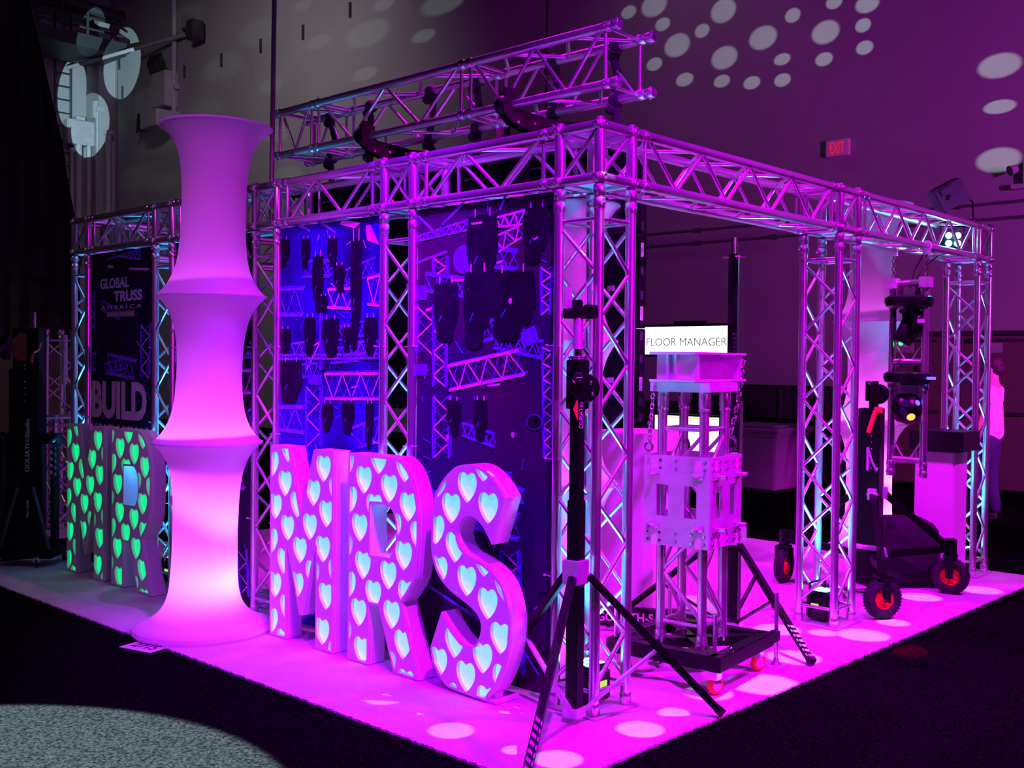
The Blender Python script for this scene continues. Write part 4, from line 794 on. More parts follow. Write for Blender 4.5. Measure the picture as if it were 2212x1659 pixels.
B1=[
  ('T',[(4.843, 1.67), (4.387, 1.619), (4.422, 1.488), (4.842, 1.526)]),
  ('Tv',[(4.318, 1.887), (4.178, 1.885), (4.193, 1.492), (4.315, 1.49)]),
  ('T',[(4.817, 2.4), (4.321, 2.448), (4.32, 2.37), (4.76, 2.423)]),
  ('Tv',[(5.151, 2.161), (5.061, 2.157), (5.06, 1.872), (5.15, 1.874)]),
  ('T',[(5.17, 1.661), (5.029, 1.679), (5.028, 1.551), (5.169, 1.549)]),
  ('M',[(4.499, 2.32), (4.18, 2.298), (4.215, 2.283), (4.499, 2.302)]),
  ('M',[(4.836, 2.356), (4.741, 2.351), (4.74, 2.328), (4.836, 2.333)]),
]

CNT = [0]
def nxt():
    CNT[0] = (CNT[0] + 1) % 400; return CNT[0] * 0.0000012
def stroke(b, p, q, wd, lay, mi):
    p, q = V((0, -p[0], p[1])), V((0, -q[0], q[1])); d = (q - p).normalized(); s = V((0, -d.z, d.y)) * wd / 2; x = XB - 0.0008 - lay * 0.0004 - nxt()
    b.add([V((x, -a.y, a.z)) for a in (p - s, p + s, q + s, q - s)], [(0, 1, 2, 3)], mi)
def poly(b, P, lay, mi):
    x = XB - 0.0008 - lay * 0.0004 - nxt(); b.add([(x, p[0], p[1]) for p in P], [tuple(range(len(P)))], mi)
def ell(b, c, rx, rz, lay, mi, n=20, k=2.6):
    P = []
    for i in range(n):
        a = 2 * math.pi * i / n; ca, sa = math.cos(a), math.sin(a)
        P.append((c[0] + rx * math.copysign(abs(ca) ** (2 / k), ca), c[1] + rz * math.copysign(abs(sa) ** (2 / k), sa)))
    poly(b, P, lay, mi)
def banner(y1, y0, items, clothmat, lab, seed, sub=0, wds=()):
    rnd = random.Random(seed); t = thing('printed_banner', lab, 'banner', (XB, (y0 + y1) / 2, 0.03), 'printed banners on the left truss wall')
    b = MB(); n = 24; vs = []
    zt = HL - 0.035
    for i in range(n + 1):
        for j in range(13): vs.append((XB + 0.002 + 0.0007 * math.sin(i * 0.9 + j), y1 + (y0 - y1) * i / n, 0.03 + (zt - 0.03) * j / 12))
    b.add(vs, [(i * 13 + j, i * 13 + j + 1, (i + 1) * 13 + j + 1, (i + 1) * 13 + j) for i in range(n) for j in range(12)], smooth=True); b.build('cloth', clothmat, t)
    b = MB(); lerp = lambda p, q, s: (p[0] + (q[0] - p[0]) * s, p[1] + (q[1] - p[1]) * s)
    def ladder(P, vert, cm, bm_):
        if vert: a0, a1, c0, c1 = P[0], P[3], P[1], P[2]
        else: a0, a1, c0, c1 = P[0], P[1], P[3], P[2]
        L = math.dist(a0, a1); Wd = max(0.05, math.dist(lerp(a0, a1, .5), lerp(c0, c1, .5))); k = max(2, round(L / Wd / 0.62)); cw = 0.017 if Wd > 0.09 else 0.011
        for e in (0, 0.13):
            f = lambda p: (p[0] - e * Wd, p[1] + e * Wd * 0.7)
            stroke(b, f(a0), f(a1), cw * (1 - e * 3), 3 - (e > 0) * 2, cm if e == 0 else 0); stroke(b, f(c0), f(c1), cw * (1 - e * 3), 3 - (e > 0) * 2, cm if e == 0 else 0)
        for i in range(k):
            p, q = (lerp(a0, a1, i / k), lerp(c0, c1, (i + 1) / k)) if i % 2 == 0 else (lerp(c0, c1, i / k), lerp(a0, a1, (i + 1) / k)); stroke(b, p, q, 0.010, 2, bm_)
            p, q = (lerp(c0, c1, i / k), lerp(a0, a1, (i + 1) / k)) if i % 2 == 0 else (lerp(a0, a1, i / k), lerp(c0, c1, (i + 1) / k)); stroke(b, (p[0] - .012, p[1] + .012), (q[0] - .012, q[1] + .012), 0.006, 1, 0)
    for i in range(7 if sub > 30 and clothmat is not BANK else 2):
        yy, zz, hw, hh = rnd.uniform(y0 + .2, y1 - .2), rnd.uniform(.9, 2.3), rnd.uniform(.1, .2), rnd.uniform(.03, .05); sk = rnd.uniform(-.08, .08)
        ladder([(yy + hw, zz + hh), (yy - hw, zz + hh + sk), (yy - hw, zz - hh + sk), (yy + hw, zz - hh)], False, 0, 0)
    for kd, P in items:
        if kd in ('T', 'Tv', 'Tm') and len(P) == 4: ladder(P, kd == 'Tv', {'T': 1, 'Tv': 0, 'Tm': 2}[kd], {'T': 1, 'Tv': 2, 'Tm': 2}[kd])
        elif kd == 'T': stroke(b, P[0], P[1], 0.016, 2, 1)
        elif kd in ('M', 'Q'): poly(b, P, 5, 2 if kd == 'M' else 0)
        elif kd == 'Q2': poly(b, P, 4, 3)
        elif kd == 'D': ell(b, P[0], 0.013, 0.016, 6, 2, 12, 2)
        elif kd == 'E': ell(b, P[0], abs(P[0][0] - P[1][0]), abs(P[2][1] - P[0][1]), 4, 0, 20, 2)
        elif kd == 'R':
            ell(b, P[0], 0.052, 0.038, 4, 0, 20, 2); ell(b, P[0], 0.047, 0.034, 5, 3, 20, 2)
        elif kd == 'H':
            c, rx, rz = P[0], abs(P[0][0] - P[1][0]) * 0.85, abs(P[2][1] - P[0][1]); q = rnd.uniform(-.3, .3) * rx
            ell(b, c, rx, rz * 0.72, 4, 3); ell(b, (c[0], c[1] + rz * 0.85), rx * 1.0, rz * 0.26, 4, 3, 16, 5); ell(b, (c[0] + q, c[1] - rz * 0.75), rx * 0.72, rz * 0.42, 4, 3)
            stroke(b, (c[0] + rx * .9, c[1] + rz * .8), (c[0] + rx * .95, c[1] - rz * .1), rx * 0.28, 4, 3); stroke(b, (c[0] - rx * .9, c[1] + rz * .8), (c[0] - rx * .95, c[1] - rz * .1), rx * 0.28, 4, 3)
            for e in (-.5, .5): stroke(b, (c[0] + rx * e, c[1] + rz * 1.05), (c[0] + rx * e, c[1] + rz * 1.3), 0.009, 5, 2)
            stroke(b, (c[0] + rx * .55, c[1] - rz * .35), (c[0] + rx * .3, c[1] - rz * .1), 0.006, 6, 0)
    for i in range(sub):
        y, z = rnd.uniform(y0 + .05, y1 - .05), rnd.uniform(0.1, zt - .05); a = rnd.uniform(0, 3.1); l = rnd.uniform(.02, .09)
        stroke(b, (y, z), (min(max(y + math.cos(a) * l, y0 + .02), y1 - .02), z + math.sin(a) * l), rnd.uniform(.003, .009), 1, rnd.choice((0, 0, 1, 2)))
    b.build('stage_print', [PBLU, PVIO, PMAG, PBLK], t)['kind'] = 'stuff'
    for zz in (0.62, 1.18, 1.72):
        for yy, s in ((y1, 1), (y0, -1)):
            b = MB(); b.tube((XB - 0.028, yy - s * 0.03, zz), (XB - 0.028, yy + s * 0.075, zz - 0.004), 0.0032, 6); b.ball((XB - 0.028, yy - s * 0.03, zz), 0.007, 8, 5); b.build('bungee_tie', LBL, t)
    return t
low4 = [('T', [(1.25, 0.95), (0.5, 0.88), (0.5, 0.76), (1.25, 0.82)]), ('Tv', [(0.62, 0.7), (0.5, 0.7), (0.46, 0.1), (0.58, 0.1)]), ('H', [(0.9, 0.6), (0.82, 0.6), (0.9, 0.75)]), ('T', [(1.2, 0.45), (0.7, 0.3)]), ('T', [(0.75, 0.5), (0.35, 0.12)])]
low3 = [('T', [(2.5, 0.9), (1.65, 0.95), (1.65, 0.8), (2.5, 0.76)]), ('Tv', [(2.2, 0.7), (2.08, 0.7), (2.08, 0.1), (2.2, 0.1)]), ('H', [(1.85, 0.5), (1.77, 0.5), (1.85, 0.65)]), ('Tv', [(1.75, 0.4), (1.63, 0.4), (1.6, 0.1), (1.7, 0.1)])]
banner(1.262, 0.268, B4 + low4, BANR, 'wine and blue banner printed with stage lights, nearest the front corner', 4, 40)
banner(2.535, 1.555, B3 + low3, BANW, 'bright blue banner printed with hanging moving lights and trusses', 3, 90)
sh = [(k, [(y + 1.28, z) for y, z in P]) for k, P in B3]
banner(3.815, 2.825, sh + [(k, [(y + 1.28, z) for y, z in P]) for k, P in low3], BANK, 'dark printed banner mostly hidden behind the tall pink column', 5, 50)
bn = banner(5.122, 4.105, B1, BANK, 'dark banner lettered GLOBAL TRUSS AMERICA and BUILD YOUR VISION', 6, 50)
XT = XB - 0.004
b = MB(); text_mb('GLOBAL', (XT, 4.955, 2.173), (0, -1, 0), (0, 0, 1), 0.46, 0.082, 0.001, 0.04, mb=b)
text_mb('TRUSS', (XT, 4.735, 2.070), (0, -1, 0), (0, 0, 1), 0.445, 0.082, 0.001, 0.04, mb=b); b.build('logo_lettering', PLOGO, bn)
b = MB(); text_mb('A M E R I C A', (XT, 4.945, 2.015), (0, -1, 0), (0, 0, 1), 0.645, 0.030, 0.001, 0.012, mb=b); b.build('small_lettering', PGRY, bn)
text_mb('BUILD', (XT, 5.095, 1.175), (0, -1, 0), (0, 0, 1), 0.875, 0.29, 0.001, 0.045).build('slogan_lettering', PGRY, bn)
text_mb('YOUR VISION', (XT, 5.115, 0.93), (0, -1, 0), (0, 0, 1), 0.915, 0.205, 0.001, 0.045).build('slogan_lettering', PGRY, bn)
b = MB(); b.prism([(0, 0), (0.455, 0), (0.455, 0.047), (0, 0.047)], (XT, 4.854, 1.953), (0, -1, 0), (0, 0, 1), 0.0006); b.build('tagline_box', mat('print_tag', (0.16, 0.13, 0.2), 0.7, noise=0.1), bn)
text_mb('BUILDING THE FUTURE', (XT - 0.0012, 4.835, 1.962), (0, -1, 0), (0, 0, 1), 0.415, 0.028, 0.0006, 0.012).build('tagline_lettering', PGRY, bn)
# plain panel lit blue behind the left tower
tag(MB().box((0.50, 3.98, 1.15), (0.03, 0.75, 2.28)).build('plain_panel', WHP, bev=0.004), 'plain pale panel standing behind the blue-lit tower', 'panel')
# ------------------------------------------------------------------ hanging video wall seen from behind
t = thing('video_wall', 'black video wall seen from behind, hung from the raised truss', 'video wall', (0.79, 1.8, 1.33))
LY0, LY1, LZ0, LZ1 = 0.345, 3.36, 1.325, 2.825
nc, nr = 6, 3; cw, ch_ = (LY1 - LY0) / nc, (LZ1 - LZ0) / nr
for i in range(nc):
    for j in range(nr):
        yc, zc = LY0 + (i + .5) * cw, LZ0 + (j + .5) * ch_
        b = MB(); b.box((0.81, yc, zc), (0.06, cw - 0.004, ch_ - 0.004)); b.box((0.775, yc, zc), (0.02, cw * 0.55, ch_ * 0.6))
        for dy in (-1, 1): b.box((0.772, yc + dy * cw * 0.44, zc), (0.02, 0.03, ch_ * 0.96))
        for dz in (-1, 1): b.box((0.772, yc, zc + dz * ch_ * 0.45), (0.02, cw * 0.9, 0.03))
        c = b.build('cabinet', BLKP, t, bev=0.003)
        b = MB(); b.path([(0.765, yc - 0.07, zc + ch_ * 0.36), (0.745, yc - 0.06, zc + ch_ * 0.36), (0.745, yc + 0.06, zc + ch_ * 0.36), (0.765, yc + 0.07, zc + ch_ * 0.36)], 0.007, 6); b.build('handle', STEEL, c)
        b = MB(); b.box((0.764, yc + cw * 0.1, zc + 0.06), (0.002, 0.13, 0.02)); b.box((0.764, yc - cw * 0.14, zc - 0.03), (0.002, 0.05, 0.03)); b.build('printed_label', LBL, c)
for k, zz in enumerate((2.371, 2.245, 2.136, 2.003, 1.906, 1.784, 1.663, 1.529, 1.432, 1.35)):
    b = MB(); b.box((0.795, LY0 - 0.003, zz), (0.022, 0.004, 0.075 if k % 3 == 1 else 0.045)); b.build('edge_label' if k % 3 == 1 else 'edge_latch', LBL if k % 3 == 1 else STEEL, t)
b = MB()
for i in range(40):
    yy = LY0 + 0.1 + i * 0.08; b.box((0.80, yy, LZ1 + random.uniform(.01, .03)), (0.05, random.uniform(.03, .09), random.uniform(.03, .07)))
b.build('top_hardware', BLKP, t)['kind'] = 'stuff'
# black slings from the raised truss to the video wall
for k, yy in enumerate((0.565, 1.02, 1.647, 2.071, 2.682, 3.123)):
    t = thing('truss_sling', ('black sling nearest the open truss end', 'second black sling from the open truss end', 'third black sling from the open truss end', 'fourth black sling from the open truss end', 'black sling near the left crank bracket', 'black sling nearest the thin pole')[k] + ', knotted round the raised truss', 'sling', (0.8, yy, 2.84), 'slings holding the video wall')
    b = MB(); r_ = random.Random(k)
    pts = [(UX + UW + r_.uniform(-.02, .02), yy + r_.uniform(-.015, .015), 2.84 + q * (UZ + UW - 2.84) / 7) for q in range(8)]
    for a, c in zip(pts[:-1], pts[1:]): b.tube(a, c, r_.uniform(.020, .028), 8, r_.uniform(.018, .026))
    b.build('strap', FAB, t)
    b = MB()
    for z in (UZ + UW, UZ): b.ball((UX + UW, yy, z), 0.05, 10, 7, sc=(1, .8, .9)); b.ball((UX + UW - .02, yy + .02, z - .05), 0.032, 8, 6)
    b.build('knot', FAB, t)
# crank lift forks under the raised truss
for yy, lab in ((1.07, 'black lift fork under the bright half of the raised truss'), (2.33, 'black lift fork under the grey half of the raised truss')):
    t = thing('lift_fork', lab, 'lift bracket', (UX + 0.1, yy, 2.8), 'lift forks under the raised truss')
    b = MB(); b.prism([(-0.03, 0.14), (0.03, 0.14), (0.07, 0.02), (0.30, -0.02), (0.42, -0.02), (0.42, -0.12), (0.22, -0.12), (0.02, -0.05), (-0.03, 0.0)], (UX - 0.03, yy, UZ - 0.05), (0.90, -0.42, 0), (0, 0, 1), 0.012)
    b.prism([(-0.03, 0.14), (0.03, 0.14), (0.07, 0.02), (0.30, -0.02), (0.42, -0.02), (0.42, -0.12), (0.22, -0.12), (0.02, -0.05), (-0.03, 0.0)], (UX + 0.02, yy + 0.08, UZ - 0.05), (0.90, -0.42, 0), (0, 0, 1), 0.012)
    b.ball((UX - 0.02, yy + 0.05, UZ), 0.055, 12, 8); b.build('fork_plate', BLK, t, bev=0.002)
    b = MB()
    for q in (.05, .15, .26, .36): b.lathe([(0, 0), (0.009, 0), (0.009, 0.012), (0, 0.012)], (UX - 0.03 + .9 * q, yy - .42 * q - 0.012, UZ - 0.10), 8, (-0.42, -0.9, 0))
    b.build('bolt', CHR, t)
    b = MB(); b.box((UX + 0.155, yy + 0.06, 1.45), (0.05, 0.07, 2.85)); b.build('mast', BLK, t)
    b = MB(); b.bar((UX + 0.12, yy + 0.06, 0.03), (UX + 0.7, yy + 0.06, 0.03), 0.08, 0.05); b.bar((UX + 0.2, yy + 0.0, 0.03), (UX + 0.2, yy + 0.5, 0.03), 0.08, 0.05); b.build('base_leg', BLK, t)
t = thing('red_strap_pole', 'slim upright with a red strap behind the raised truss and the top beam', 'pole', (0.95, 1.45, 1.3))
b = MB(); b.tube((0.95, 1.5, 0.0), (0.95, 1.5, 3.12), 0.022, 10); b.build('pole', BLK, t)
b = MB(); b.box((0.93, 1.53, 2.85), (0.03, 0.05, 0.5)); b.build('strap', mat('dull_red_webbing', (0.45, 0.04, 0.25), 0.7, noise=0.2), t)
t = thing('thin_pole', 'thin grey pole rising out of frame beside the raised truss end', 'pole', (0.45, 3.33, 2.75))
b = MB(); b.tube((0.45, 3.30, 2.55), (0.45, 3.24, 6.0), 0.017, 12); b.build('pole', mat('satin_grey_tube', (0.25, 0.22, 0.26), 0.4, 0.6, noise=0.1), t)

# ------------------------------------------------------------------ tripod crank stands
def stripes(b, p, q, w, n, s0, s1, nrm, step=0.5):
    p, q = V(p), V(q); d = (q - p); x = V(nrm).cross(d).normalized() * w / 2; o = V(nrm).normalized() * 0.0012
    for i in range(n):
        a = s0 + (s1 - s0) * i / n; c = a + (s1 - s0) / n * step; sk = (s1 - s0) / n * 0.55
        b.add([p + d * a - x + o, p + d * (a + sk) + x + o, p + d * (c + sk) + x + o, p + d * c - x + o], [(0, 1, 2, 3)])
def tripod(c, feet, ztop, zcol, zspig, lab, head=False, print_=None, w=0.062, striped=1, bm=None):
    c = V((*c, 0)); t = thing('crank_stand', lab, 'lift stand', (c.x, c.y, 0.03))
    a0 = math.atan2(feet[0][1] - c.y, feet[0][0] - c.x) + math.pi / 4
    b = MB(); b.box(c + V((0, 0, (0.06 + ztop * 0.62) / 2)), (w, w, ztop * 0.62 - 0.06), a0); b.build('outer_mast', BLK, t, bev=0.004)
    b = MB(); b.box(c + V((0, 0, ztop * 0.8)), (w * (0.82 if w < .1 else .5), w * (0.82 if w < .1 else .5), ztop * 0.42), a0); b.build('inner_mast', BLK, t, bev=0.003)
    b = MB(); b.tube(c + V((0, 0, ztop)), c + V((0, 0, zspig)), 0.0185, 16); b.build('spigot', CHR, t)
    b = MB(); b.box(c + V((0, 0, zcol)), (w * 1.45, w * 1.45, 0.11), a0); b.box(c + V((0, 0, 0.05)), (w * 1.3, w * 1.3, 0.045), a0); b.build('collar', ALUP, t, bev=0.004)
    for i, f in enumerate(feet):
        f = V((*f, 0.018)); d = (f - c); d.z = 0; d.normalize(); top = c + d * 0.06 + V((0, 0, zcol - 0.02)); low = c + d * 0.05 + V((0, 0, 0.06)); mid = top.lerp(f, 0.52)
        b = MB(); b.bar(top, f, 0.034, 0.034); lg = b.build('leg', BLK, t, bev=0.003)
        b = MB(); b.bar(f - (f - top).normalized() * 0.03, f + V((0, 0, 0.004)), 0.04, 0.04); b.build('rubber_foot', RUB, lg)
        b = MB(); b.bar(low, mid, 0.026, 0.012); b.build('brace', bm or ALUP, t, bev=0.001)
        b = MB(); b.ball(mid, 0.014, 8, 6); b.ball(top, 0.014, 8, 6); b.build('bolt', CHR, t)
        if i != striped: continue
        n = V((-1, -1, 0.6)).normalized(); b = MB(); stripes(b, top + (n - (f - top).normalized() * n.dot((f - top).normalized())).normalized() * 0.018, f + (n - (f - top).normalized() * n.dot((f - top).normalized())).normalized() * 0.018, 0.03, 7, 0.72, 0.97, n - (f - top).normalized() * n.dot((f - top).normalized())); b.build('stripe_tape', LBL, lg)
    return t, a0
t, a0 = tripod((-0.119, 0.018), [(0.417, -0.427), (-0.83, -0.33), (-0.025, 0.66)], 1.64, 0.69, 1.73, 'black tripod crank stand in front of the corner tower, clamp on top')
MX, MY = -0.119, 0.018
b = MB(); vx = V((rt.x, rt.y, 0)); vn = V((-rt.y, rt.x, 0)) * -1
n_ = V((-fw.x, -fw.y, 0)).normalized()
b = MB(); b.lathe([(0, 0), (0.062, 0), (0.066, 0.008), (0.066, 0.042), (0.062, 0.05), (0, 0.05)], V((MX, MY, 1.525)) + vx * 0.032 + n_ * 0.0, 28, n_); b.box(V((MX, MY, 1.54)), (0.076, 0.076, 0.22), a0); b.build('winch_housing', BLK, t, bev=0.003)
b = MB(); b.torus(V((MX, MY, 1.57)) + n_ * 0.072 - vx * 0.005, n_, 0.020, 0.006, 18, 6); b.tube(V((MX, MY, 1.57)) + n_ * 0.06 - vx * 0.025, V((MX, MY, 1.57)) + n_ * 0.075 + vx * 0.015, 0.005, 6)
b.ball(V((MX, MY, 1.55)) + n_ * 0.07 + vx * 0.055, 0.009, 8, 6); b.ball(V((MX, MY, 1.50)) + n_ * 0.07 + vx * 0.062, 0.008, 8, 6); b.build('winch_knob', CHR, t)
b = MB(); b.prism([(0, 0), (0.022, 0.055), (0, 0.11)], V((MX, MY, 1.375)) + n_ * 0.046 + vx * 0.0 + V((0, 0, 0)), -vx, V((0, 0, 1)), -0.001); b.build('red_emblem', REDH, t)
text_mb('DURATRUSS', V((MX, MY, 1.345)) + n_ * 0.0465 + vx * 0.022, V((0, 0, 1)), -vx, 0.155, 0.016, 0.0008, 0.01).build('emblem_lettering', INK, t)
b = MB(); b.torus((MX, MY, 1.655), (0, 0, 1), 0.04, 0.0035, 20, 6); b.torus((MX, MY, 1.665), (0, 0, 1), 0.044, 0.003, 20, 6); b.box((MX, MY, 1.65), (0.06, 0.06, 0.03), a0); b.build('wire_clip', CHR, t)
b = MB(); b.bar(V((MX, MY, 1.86)) - vx * 0.07, V((MX, MY, 1.86)) + vx * 0.075, 0.05, 0.045); b.box(V((MX, MY, 1.87)) + vx * 0.055, (0.06, 0.05, 0.06), a0); b.box(V((MX, MY, 1.88)) - vx * 0.005, (0.02, 0.055, 0.085), a0); b.build('clamp', BLK, t, bev=0.006)
b = MB(); b.tube((MX, MY, 1.70), (MX, MY, 1.84), 0.022, 14); b.build('sleeve', ALUP, t)
b = MB(); b.box(V((MX, MY, 1.93)) - vx * 0.045, (0.075, 0.006, 0.10), a0 + 0.3); b.box(V((MX, MY, 1.95)) + vx * 0.035, (0.085, 0.006, 0.10), a0 + 0.6); b.build('paper_tag', LBL, t)

t, a0 = tripod((1.821, 0.41), [(1.491, -0.319), (1.39, 1.02), (2.58, 0.52)], 2.285, 0.60, 2.41, 'tall black tripod crank stand behind the ground support tower', w=0.115, striped=0, bm=BLK)
b = MB(); b.bar((1.78, 0.36, 2.29), (1.87, 0.46, 2.29), 0.03, 0.008); b.bar((1.87, 0.36, 2.29), (1.77, 0.46, 2.29), 0.03, 0.008); b.build('head_plate', CHR, t)
b = MB(); b.bar((1.80, 0.41, 1.05) - n_ * 0 if False else V((1.80, 0.39, 0.86)), V((1.70, 0.33, 0.86)), 0.02, 0.02); b.tube((1.70, 0.33, 0.86), (1.70, 0.33, 0.74), 0.014, 8); b.build('crank_handle', BLK, t)
b = MB()
for i in range(7): b.ball((1.775, 0.375, 1.66 + i * 0.026), 0.014, 8, 5)
b.build('rack_tooth', BLK, t)
lp = V((1.60, 0.60, 0.18))
b = MB(); b.bar((1.28, 1.0, 0.09), (1.62, 0.52, 0.09), 0.05, 0.11); b.build('base_rail', BLK, t)
text_mb('GOLIATH-S', V((1.255, 0.99, 0.065)), V((0.578, -0.816, 0)), (0, 0, 1), 0.34, 0.055, 0.0015, 0.02).build('rail_lettering', INK, t)

# ------------------------------------------------------------------ ground support tower with sleeve block
GX, GY, TH = 0.905, 0.075, R(7)
e1 = V((math.cos(TH), math.sin(TH), 0)); e2 = V((-math.sin(TH), math.cos(TH), 0)); G0 = V((GX, GY, 0))
gp = lambda a, c, z: G0 + e1 * a + e2 * c + V((0, 0, z))
def gbox(b, a, c, z, d, **k): return b.box(gp(a, c, z), d, TH, **k)
t = thing('ground_support_tower', 'short ground support tower with square sleeve block, chain and black outrigger base', 'truss tower', (GX, GY, 0.0))
h = 0.13
for a, c in ((-1, 1), (-1, -1), (1, -1), (1, 1)): rod('chord', gp(a * .12, c * .12, 0.22), gp(a * .12, c * .12, 1.47), TR, ALU, t, 16)
Q = [(-.12, .12), (-.12, -.12), (.12, -.12), (.12, .12)]
for i in range(4):
    a, c = Q[i], Q[(i + 1) % 4]; dd = (V((c[0], c[1])) - V((a[0], a[1]))).normalized() * 0.02
    for z in (0.29, 1.30): rod('cross_bar', gp(a[0] + dd.x, a[1] + dd.y, z), gp(c[0] - dd.x, c[1] - dd.y, z), BR, ALU, t, 8)
    zig(gp(a[0] + dd.x, a[1] + dd.y, 1.27), gp(a[0] + dd.x, a[1] + dd.y, 0.32), gp(c[0] - dd.x, c[1] - dd.y, 1.27), gp(c[0] - dd.x, c[1] - dd.y, 0.32), 4, (1, 1, 0, 0)[i], t)
b = MB()
for a, c in Q:
    for z0, z1 in ((0.15, 0.245), (1.39, 1.50)):
        b.lathe([(0.029, z0), (0.031, z0 + 0.01), (0.027, z0 + 0.02), (0.031, z0 + 0.03), (0.031, z1 - 0.02), (0.027, z1)], gp(a, c, 0), 14)
    b.tube(gp(a - .05, c, 0.2), gp(a + .05, c, 0.2), 0.005, 6); b.tube(gp(a - .05, c, 1.46), gp(a + .05, c, 1.46), 0.005, 6); b.tube(gp(a - .05, c, 1.41), gp(a + .05, c, 1.41), 0.005, 6)
b.build('coupler', ALU, t)
b = MB(); gbox(b, 0, 0, 1.518, (0.34, 0.34, 0.05)); b.build('cap_plate', ALUP, t, bev=0.003)
# channel shaped head
HX = 0.055
hd = MB(); 
for z in (1.552, 1.692): gbox(hd, HX, 0, z, (0.62, 0.26, 0.014))
for c in (-0.115, 0.115): gbox(hd, HX, c * 0.2 + 0.02, 1.622, (0.56, 0.014, 0.126))
for a in (-0.24, 0.27): gbox(hd, a + HX, 0, 1.622, (0.014, 0.24, 0.126))
hd.build('head_channel', ALUP, t, bev=0.002)
# sleeve block
sb = MB(); SW = 0.185; z0, z1 = 0.70, 1.165
for ax, sg in ((e1, -1), (e1, 1), (e2, -1), (e2, 1)):
    oth = e2 if ax is e1 else e1; o = G0 + ax * sg * SW
    # plate with two windows: built from strips
    def strip(u0, u1, a, c): sb.box(o + oth * (u0 + u1) / 2 + V((0, 0, (a + c) / 2)), (0.01, u1 - u0, c - a) if ax is e1 else (u1 - u0, 0.01, c - a), TH)
    strip(-SW, SW, z0, z0 + 0.15); strip(-SW, SW, z1 - 0.15, z1)
    for u0, u1 in ((-SW, -0.115), (-0.045, 0.045), (0.115, SW)): strip(u0, u1, z0 + 0.15, z1 - 0.15)
sb.build('sleeve_plate', ALUP, t)
b = MB()
for ax, oth in ((-e1, e2), (-e2, e1), (e1, e2)):
    for u in (-0.125, 0.125):
        for z in (0.80, 1.065):
            c = G0 + ax * (SW + 0.005) + oth * u + V((0, 0, z)); b.tube(c - oth * 0.03, c + oth * 0.035, 0.016, 12); b.tube(c, c + ax * 0.06, 0.012, 10)
b.build('roller', ALU, t)
b = MB()
for ax, oth in ((-e1, e2), (-e2, e1), (e1, e2)):
    for u in (-0.16, -0.09, 0.0, 0.09, 0.16):
        for z in (0.725, 0.765, 1.10, 1.14):
            c = G0 + ax * (SW + 0.005) + oth * u + V((0, 0, z)); b.lathe([(0, 0.008), (0.007, 0.008), (0.007, 0), (0.01, 0)], c, 8, ax)
b.build('bolt', CHR, t)
b = MB()
for ax, oth in ((-e1, e2), (-e2, e1), (e1, e2)):
    for u in (-0.125, 0.125):
        for z in (0.725, 1.12):
            c = G0 + ax * (SW + 0.0062) + oth * u + V((0, 0, z)); b.box(c, (0.003, 0.034, 0.05) if ax in (-e1, e1) else (0.034, 0.003, 0.05), TH)
b.build('wear_pad', WHP, t)
b = MB(); b.box(gp(SW + .006, -0.04, 0.98), (0.002, 0.07, 0.07), TH); b.box(gp(-0.02, -SW - .006, 0.73), (0.10, 0.002, 0.06), TH); b.build('sticker', LBL, t)
# black base frame, casters and jacks
FS = 0.29
for a, c, d in ((0, -FS, (0.66, 0.07, 0.075)), (0, FS, (0.66, 0.07, 0.075)), (-FS, 0, (0.07, 0.58, 0.075)), (FS, 0, (0.07, 0.58, 0.075))):
    b = MB(); gbox(b, a, c, 0.17, d); b.build('frame_rail', BLK, t, bev=0.004)
for s in (1, -1):
    b = MB(); b.bar(gp(-FS, -FS * s, 0.175), gp(FS, FS * s, 0.175), 0.06, 0.05); b.build('frame_diagonal', BLK, t)
for a, c in ((-1, -1), (1, -1), (-1, 1), (1, 1)):
    k = gp(a * (FS - 0.03), c * (FS - 0.03), 0.0)
    b = MB(); b.torus(k + V((0.01, 0, 0.048)), (0.3, 1, 0), 0.030, 0.018, 18, 8); cs = b.build('caster_wheel', RED, t)
    b = MB(); b.lathe([(0, -0.018), (0.028, -0.018), (0.028, 0.018), (0, 0.018)], k + V((0.01, 0, 0.048)), 14, (0.3, 1, 0)); b.box(k + V((0.0, 0, 0.105)), (0.055, 0.055, 0.05), TH); b.build('caster_fork', CHR, cs)
for a, c, zz in ((-0.11, -0.19, 0.36), (0.42, -0.30, 0.40), (-0.27, 0.30, 0.36), (0.33, 0.30, 0.4)):
    k = gp(a, c, 0.0)
    b = MB(); b.tube(k + V((0, 0, 0.012)), k + V((0, 0, zz)), 0.011, 12); b.lathe([(0.03, 0.008), (0.018, 0.022), (0.012, 0.045)], k, 14); b.build('jack_screw', ALU, t)
    b = MB(); b.box(k + V((0, 0, 0.005)), (0.12, 0.12, 0.008), TH); b.build('jack_pad', ALUP, t)
b = MB(); gbox(b, 0.30, -0.30, 0.17, (0.24, 0.045, 0.05)); b.build('outrigger_arm', BLK, t)
b = MB(); b.torus(gp(-0.20, -0.325, 0.22), (0.4, 1, 0), 0.014, 0.003, 14, 5); b.torus(gp(-0.20, 0.2, 0.22), (0.4, 1, 0), 0.014, 0.003, 14, 5); b.build('pull_ring', CHR, t)
